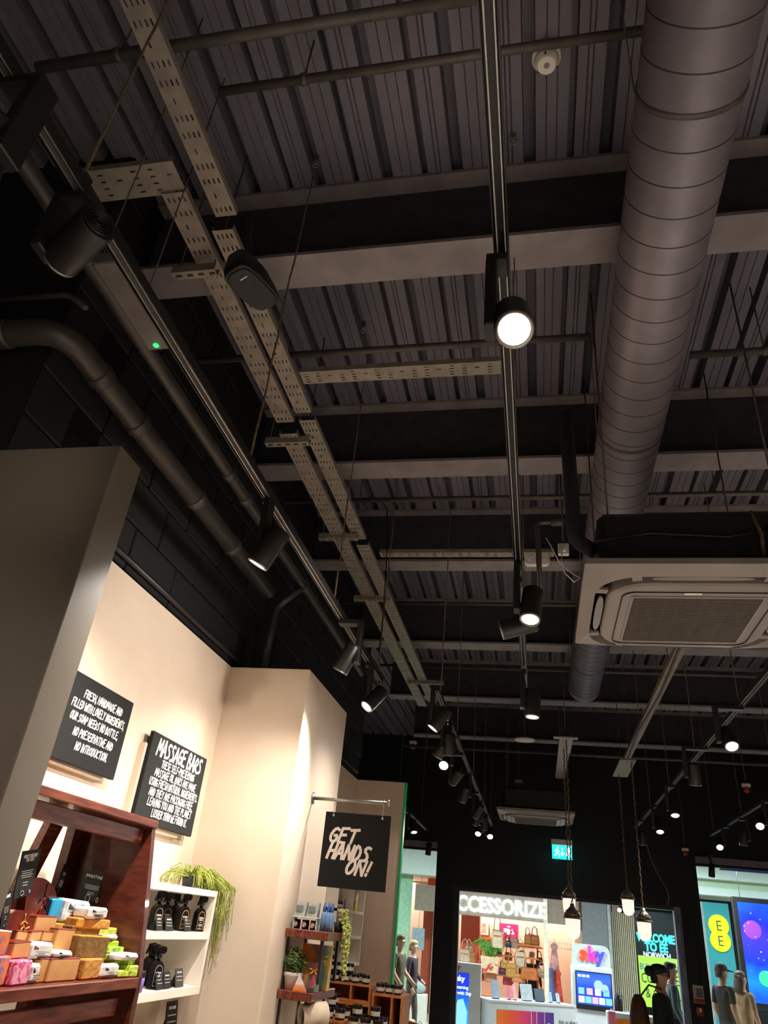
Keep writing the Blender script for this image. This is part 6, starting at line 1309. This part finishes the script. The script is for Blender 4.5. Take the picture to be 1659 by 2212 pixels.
# lower desk with the orange panel and a seated person's screen
p = at(1340, 2185, y=15.6)
T = thing('kiosk_desk', 'low white kiosk desk with an orange front panel', 'desk', (1.75, 15.7, 0))
MB().bbox((1.15, 15.6, 0), (1.98, 15.9, .85), .01).build('carcass', m_kiosk, T)
MB().box((1.2, 15.594, .05), (1.95, 15.6, .76)).build('orange_panel', mat('panel_orange', 'ef8a1e', .4), T)
for x in (1.17, 1.58): MB().bbox((x, 15.55, .62), (x + .12 + .1 * (x > 1.3), 15.56, .86 - .08 * (x > 1.3)), .004).build('leaflet', mat('leaflet_%d' % (x > 1.3), ('e27a9a', '5a2a7a')[x > 1.3], .5), T)
# ================================================================ people
def skinned(name, verts, edges, radii, root, m, parent, sub=2):
    me = bpy.data.meshes.new(name); me.from_pydata(verts, edges, []); ob = bpy.data.objects.new(name, me); COL.objects.link(ob)
    md = ob.modifiers.new('skin', 'SKIN'); md.use_smooth_shade = True; md.branch_smoothing = .6
    sv = me.skin_vertices[0].data
    for i, r in enumerate(radii): sv[i].radius = r if isinstance(r, tuple) else (r, r); sv[i].use_root = (i == root)
    ms = ob.modifiers.new('sub', 'SUBSURF'); ms.levels = sub; ms.render_levels = sub
    dg = bpy.context.evaluated_depsgraph_get(); dg.update(); out = bpy.data.meshes.new_from_object(ob.evaluated_get(dg))
    bpy.data.objects.remove(ob); bpy.data.meshes.remove(me)
    out.name = name
    for p in out.polygons: p.use_smooth = True
    out.materials.clear(); out.materials.append(m)
    o = bpy.data.objects.new(name, out); COL.objects.link(o); o.parent = parent; return o
def person(label, loc, yaw, h, skin, top, legs, hair, hairstyle='short', arms=None, build=1.0, sleeves=True, cap=None, seated=False, stride=.06, glasses=False):
    """faces local -y; arms: {side: (elbow, wrist)} as fractions of the height"""
    T = thing('person', label, 'person', loc, (0, 0, yaw)); H_ = h
    A = {-1: ((-.135, .01, .63), (-.13, -.06, .49)), 1: ((.135, .01, .63), (.13, -.06, .49))}
    if arms: A.update(arms)
    V, E, R = [], [], []
    def v(x, y, z, r): V.append((x * H_, y * H_, z * H_)); R.append(tuple(q * H_ * (build if z < .83 else 1) for q in r) if isinstance(r, tuple) else r * H_ * (build if z < .83 else 1)); return len(V) - 1
    def e(a, b): E.append((a, b)); return b
    pel = v(0, 0, .525, .078); sp = v(0, -.005, .62, .07); ch = v(0, -.002, .735, .08); nb = v(0, .004, .818, .05); nk = v(0, .002, .85, .034); jw = v(0, -.016, .882, .041); hc = v(0, -.002, .926, .054); ht = v(0, .004, .962, .044)
    CAT = []
    e(pel, sp); e(sp, ch); e(ch, nb); e(nb, nk); e(nk, jw); e(jw, hc); e(hc, ht)
    CAT += [(pel, sp, 'torso'), (sp, ch, 'torso'), (ch, nb, 'neckbase'), (nb, nk, 'skin'), (nk, jw, 'skin'), (jw, hc, 'skin'), (hc, ht, 'skin')]
    ns = v(0, -.066, .918, .007); e(hc, ns)
    pass
    for s in (-1, 1):
        ear = v(s * .047, .004, .925, .008); e(hc, ear)
        sh = v(s * .105, .004, .803, .038); e(ch, sh)
        el, wr = A[s]; a1 = e(sh, v(*el, .028)); a2 = e(a1, v(*wr, .019)); d = (Vector(wr) - Vector(el)).normalized()
        hnd = e(a2, v(*(Vector(wr) + d * .03), (.02, .012)))
        CAT += [(ch, sh, 'torso'), (sh, a1, 'upper'), (a1, a2, 'fore'), (a2, hnd, 'skin')]
        side = Vector((0, 1, 0)).cross(d).normalized() if abs(d.y) < .95 else Vector((1, 0, 0))
        for k in range(4):
            off = Vector((0, 1, 0)) * (.0105 * (k - 1.5)); b0 = Vector(wr) + d * .048 + off; L = (.03, .036, .034, .026)[k]
            f1 = e(hnd, v(*b0, .0058)); f2 = e(f1, v(*(b0 + d * L * .6 + side * .004 * s), .0052)); e(f2, v(*(b0 + d * L + side * .012 * s), .0045))
        t0 = Vector(wr) + d * .022 + Vector((0, -.02, 0)); th = e(hnd, v(*t0, .006)); e(th, v(*(t0 + d * .025 + Vector((0, -.008, 0))), .005))
        hp = e(pel, v(s * .052, .0, .49, .054))
        if seated: kn = e(hp, v(s * .06, -.22, .47, .038)); an = e(kn, v(s * .06, -.22, .24, .026)); CAT.append((an, e(an, v(s * .06, -.29, .225, .02)), 'foot'))
        else: kn = e(hp, v(s * .055, -.01 - s * stride * .5, .28, .038)); an = e(kn, v(s * .055, .01 - s * stride, .05, .024)); CAT.append((an, e(an, v(s * .058, -.07 - s * stride, .02, .02)), 'foot'))
        CAT += [(pel, hp, 'leg'), (hp, kn, 'leg'), (kn, an, 'leg')]
    ms = mat('skin_' + skin, skin, .5, 0, .05, 20)
    ob = skinned('body', V, E, R, pel, ms, T)
    ob.data.materials.append(mat('cloth_' + top, top, .85, 0, .2, 14)); ob.data.materials.append(mat('cloth_' + legs, legs, .85, 0, .15, 14)); ob.data.materials.append(mat('shoe_dark', '1a1614', .5))
    seg = [(Vector(V[a]), Vector(V[b]), c) for a, b, c in CAT]
    for p in ob.data.polygons:
        c = p.center; best = None
        for a, b, k in seg:
            d = b - a; t = max(0, min(1, (c - a).dot(d) / d.length_squared)); q = (c - a - d * t).length
            if best is None or q < best[0]: best = (q, k, t)
        k, t = best[1], best[2]
        if .52 * H_ < c.z < .8 * H_ and math.hypot(c.x, c.y) < .088 * H_ * build: k = 'torso'
        elif k == 'skin' and c.z < .815 * H_ and math.hypot(c.x, c.y) < .1 * H_ * build and c.z > .6 * H_: k = 'torso'
        if k == 'skin' and c.z < .7 * H_ and best[0] > .03 * H_: k = 'leg'
        if k in ('torso', 'leg') and not seated: mi = 1 if c.z > .535 * H_ else 2
        elif k == 'torso': mi = 1
        elif k == 'upper': mi = 1 if sleeves or t < .75 else 0
        elif k == 'fore': mi = 1 if sleeves and t < .9 else 0
        elif k == 'leg': mi = 2
        elif k == 'foot': mi = 3
        elif k == 'neckbase': mi = 1 if t < .75 else 0
        else: mi = 0
        p.material_index = mi
    hm = mat('hair_' + hair, hair, .6, 0, .3, 60, stretch=(1, 1, .3)); hb = MB(); hcen = Vector(V[hc])
    def ringh(z, rx, ry, yo=0, k=14): return [hcen + Vector((rx * math.cos(t), ry * math.sin(t) + yo, z)) * H_ for t in [2 * math.pi * j / k for j in range(k)]]
    if hairstyle in ('short', 'bun', 'long'):
        hb.rings([ringh(.004, .049, .05, .018), ringh(.03, .051, .058, .008), ringh(.05, .046, .056, .006), ringh(.064, .03, .038, .006), ringh(.07, .01, .012, .006)])
        hb.rings([ringh(-.05, .036, .022, .04), ringh(-.02, .045, .03, .036), ringh(.03, .046, .035, .03)])
    if hairstyle == 'long': hb.rings([ringh(-.13, .05, .018, .055), ringh(-.08, .055, .026, .05), ringh(-.01, .054, .036, .03), ringh(.04, .045, .04, .02)])
    if hairstyle == 'bun': hb.ball(hcen + Vector((0, .068, .02)) * H_, .034 * H_, 8)
    if hb.v: hb.build('hair', hm, T, local=True)
    if cap:
        cb = MB().rings([ringh(.012, .052, .06, .004), ringh(.04, .052, .06, .004), ringh(.062, .042, .048, .006), ringh(.074, .015, .018, .006)]); cb.hexa([hcen + Vector(q) * H_ for q in ((-.04, -.05, .012), (.04, -.05, .012), (.035, -.115, .004), (-.035, -.115, .004), (-.04, -.05, .022), (.04, -.05, .022), (.035, -.115, .01), (-.035, -.115, .01))]); cb.build('cap', mat('cap_' + cap, cap, .8), T, local=True)
    ey = MB()
    for s in (-1, 1): ey.ball(hcen + Vector((s * .018, -.054, .0)) * H_, .005 * H_, 6)
    tag(ey.build('eyes', m_ink, T, local=True), kind='stuff'); MB().obox(hcen + Vector((0, -.056, -.036)) * H_, (1, 0, 0), (0, 1, 0), (0, 0, 1), .026 * H_, .008 * H_, .005 * H_).build('mouth', mat('lip', '9a4a44', .5), T, local=True)
    if glasses:
        g = MB()
        for s in (-1, 1): g.tube([hcen + Vector((s * .019 + .013 * math.cos(t), -.064, .0 + .011 * math.sin(t))) * H_ for t in [j * .7 for j in range(10)]], .0022 * H_, 5); g.tube([hcen + Vector((s * .032, -.064, .003)) * H_, hcen + Vector((s * .05, .0, .003)) * H_], .002 * H_, 4)
        g.build('glasses', mat('glasses_red', '8a3a30', .4), T, local=True)
    return T
PI = math.pi
# facing: yaw pi/2 looks towards +x (right), -pi/2 towards -x
p = at(1432, 2084, y=10.6)
person('woman in black clothes and glasses walking right near the doorway with a brown bag', (p.x - .05, 10.6, 0), PI / 2 - .1, 1.70, 'd9a78e', '1c2a2b', '15181a', '1d2422', 'bun', build=1.25, glasses=True, arms={1: ((.13, .0, .63), (.12, -.1, .5)), -1: ((-.13, .03, .63), (-.12, -.02, .49))})
T = thing('shoulder_bag', 'brown leather shoulder bag carried by the woman near the doorway', 'bag', (p.x - .30, 10.55, .95))
MB().rings([[Vector((p.x - .32 + .11 * math.cos(t) * s, 10.55 + .16 * math.sin(t) * s, z)) for t in [k * .449 for k in range(14)]] for z, s in ((.88, .8), (.95, 1.05), (1.15, 1), (1.3, .7), (1.36, .35))]).build('bag_body', mat('bag_brown', '5a3a22', .6, 0, .2, 12), T)
MB().tube([(p.x - .34, 10.48, 1.3), (p.x - .2, 10.45, 1.47), (p.x - .05, 10.48, 1.44)], .012, 6).build('strap', mat('bag_brown', '5a3a22', .6), T)
person('dark-haired person just behind the woman with the brown bag, face in profile', (at(1443, 2076, y=14.6).x + .03, 14.6, 0), PI / 2, 1.71, 'd8a58c', '5a6a70', '2a3038', '1a1718', 'short')
person('man in black T-shirt and dark cap seen through the right window', (at(1556, 2080, y=15.2).x, 15.2, 0), PI / 2 + .5, 1.76, 'd2a084', '17181a', '2a3340', '3a2a20', 'short', sleeves=False, cap='2b2a28', arms={-1: ((-.13, .02, .64), (-.1, -.05, .5))})
person('long-haired woman in a speckled tan top beside the man in the cap', (at(1597, 2096, y=15.6).x, 15.6, 0), PI / 2 + .6, 1.68, 'd7a488', 'b08d68', '3a4250', '4a3024', 'long', sleeves=False)
person('bearded man in olive waistcoat seen through the left window', (at(866, 2018, y=15.5).x, 15.5, 0), PI / 2 - .3, 1.68, 'd9a184', '5d5340', '6a6250', '8a6a48', 'short', sleeves=False, arms={1: ((.14, .0, .64), (.12, -.12, .55)), -1: ((-.135, .0, .63), (-.1, -.11, .5))})
person('fair-haired woman in a dark coat behind the bearded man, through the left window', (at(887, 2030, y=15.9).x, 16.35, 0), PI / 2 - .2, 1.6, 'dfae94', '3a2a35', '5a5248', 'b89a70', 'short', arms={1: ((.13, .0, .64), (.09, -.1, .57))})
person('grey-haired woman browsing in the boutique', (at(1127, 2053, y=22).x, 22, 0), PI / 2, 1.56, 'e0b09a', '4a4a52', '2a2c34', 'a8a29a', 'short')
person('grey-haired shopper in a black coat beside the grey-haired woman', (at(1149, 2053, y=22.6).x, 22.6, 0), PI - .4, 1.56, 'd9a890', '17181b', '1c1e24', '9a8f82', 'short')
person('person with long black hair sitting low at the kiosk desk', (at(1337, 2152, y=16.2).x, 16.25, -.30), PI - .3, 1.42, 'caa088', '6f86a0', '2a2f3a', '121013', 'long', seated=True)
T = thing('kiosk_stool', 'small white stool under the person sitting at the kiosk', 'stool', (at(1337, 2152, y=16.2).x, 16.25, 0))
x_ = at(1337, 2152, y=16.2).x
MB().cyl((x_, 16.25, .25), (x_, 16.25, .28), .17, n=20).build('seat', m_whitep, T); MB().cyl((x_, 16.25, 0), (x_, 16.25, .25), .03, n=10).build('post', m_steel, T); MB().lathe((x_, 16.25, 0), (0, 0, 1), [(0, .18), (.02, .17), (.03, .04)], 18).build('foot', m_steel, T)
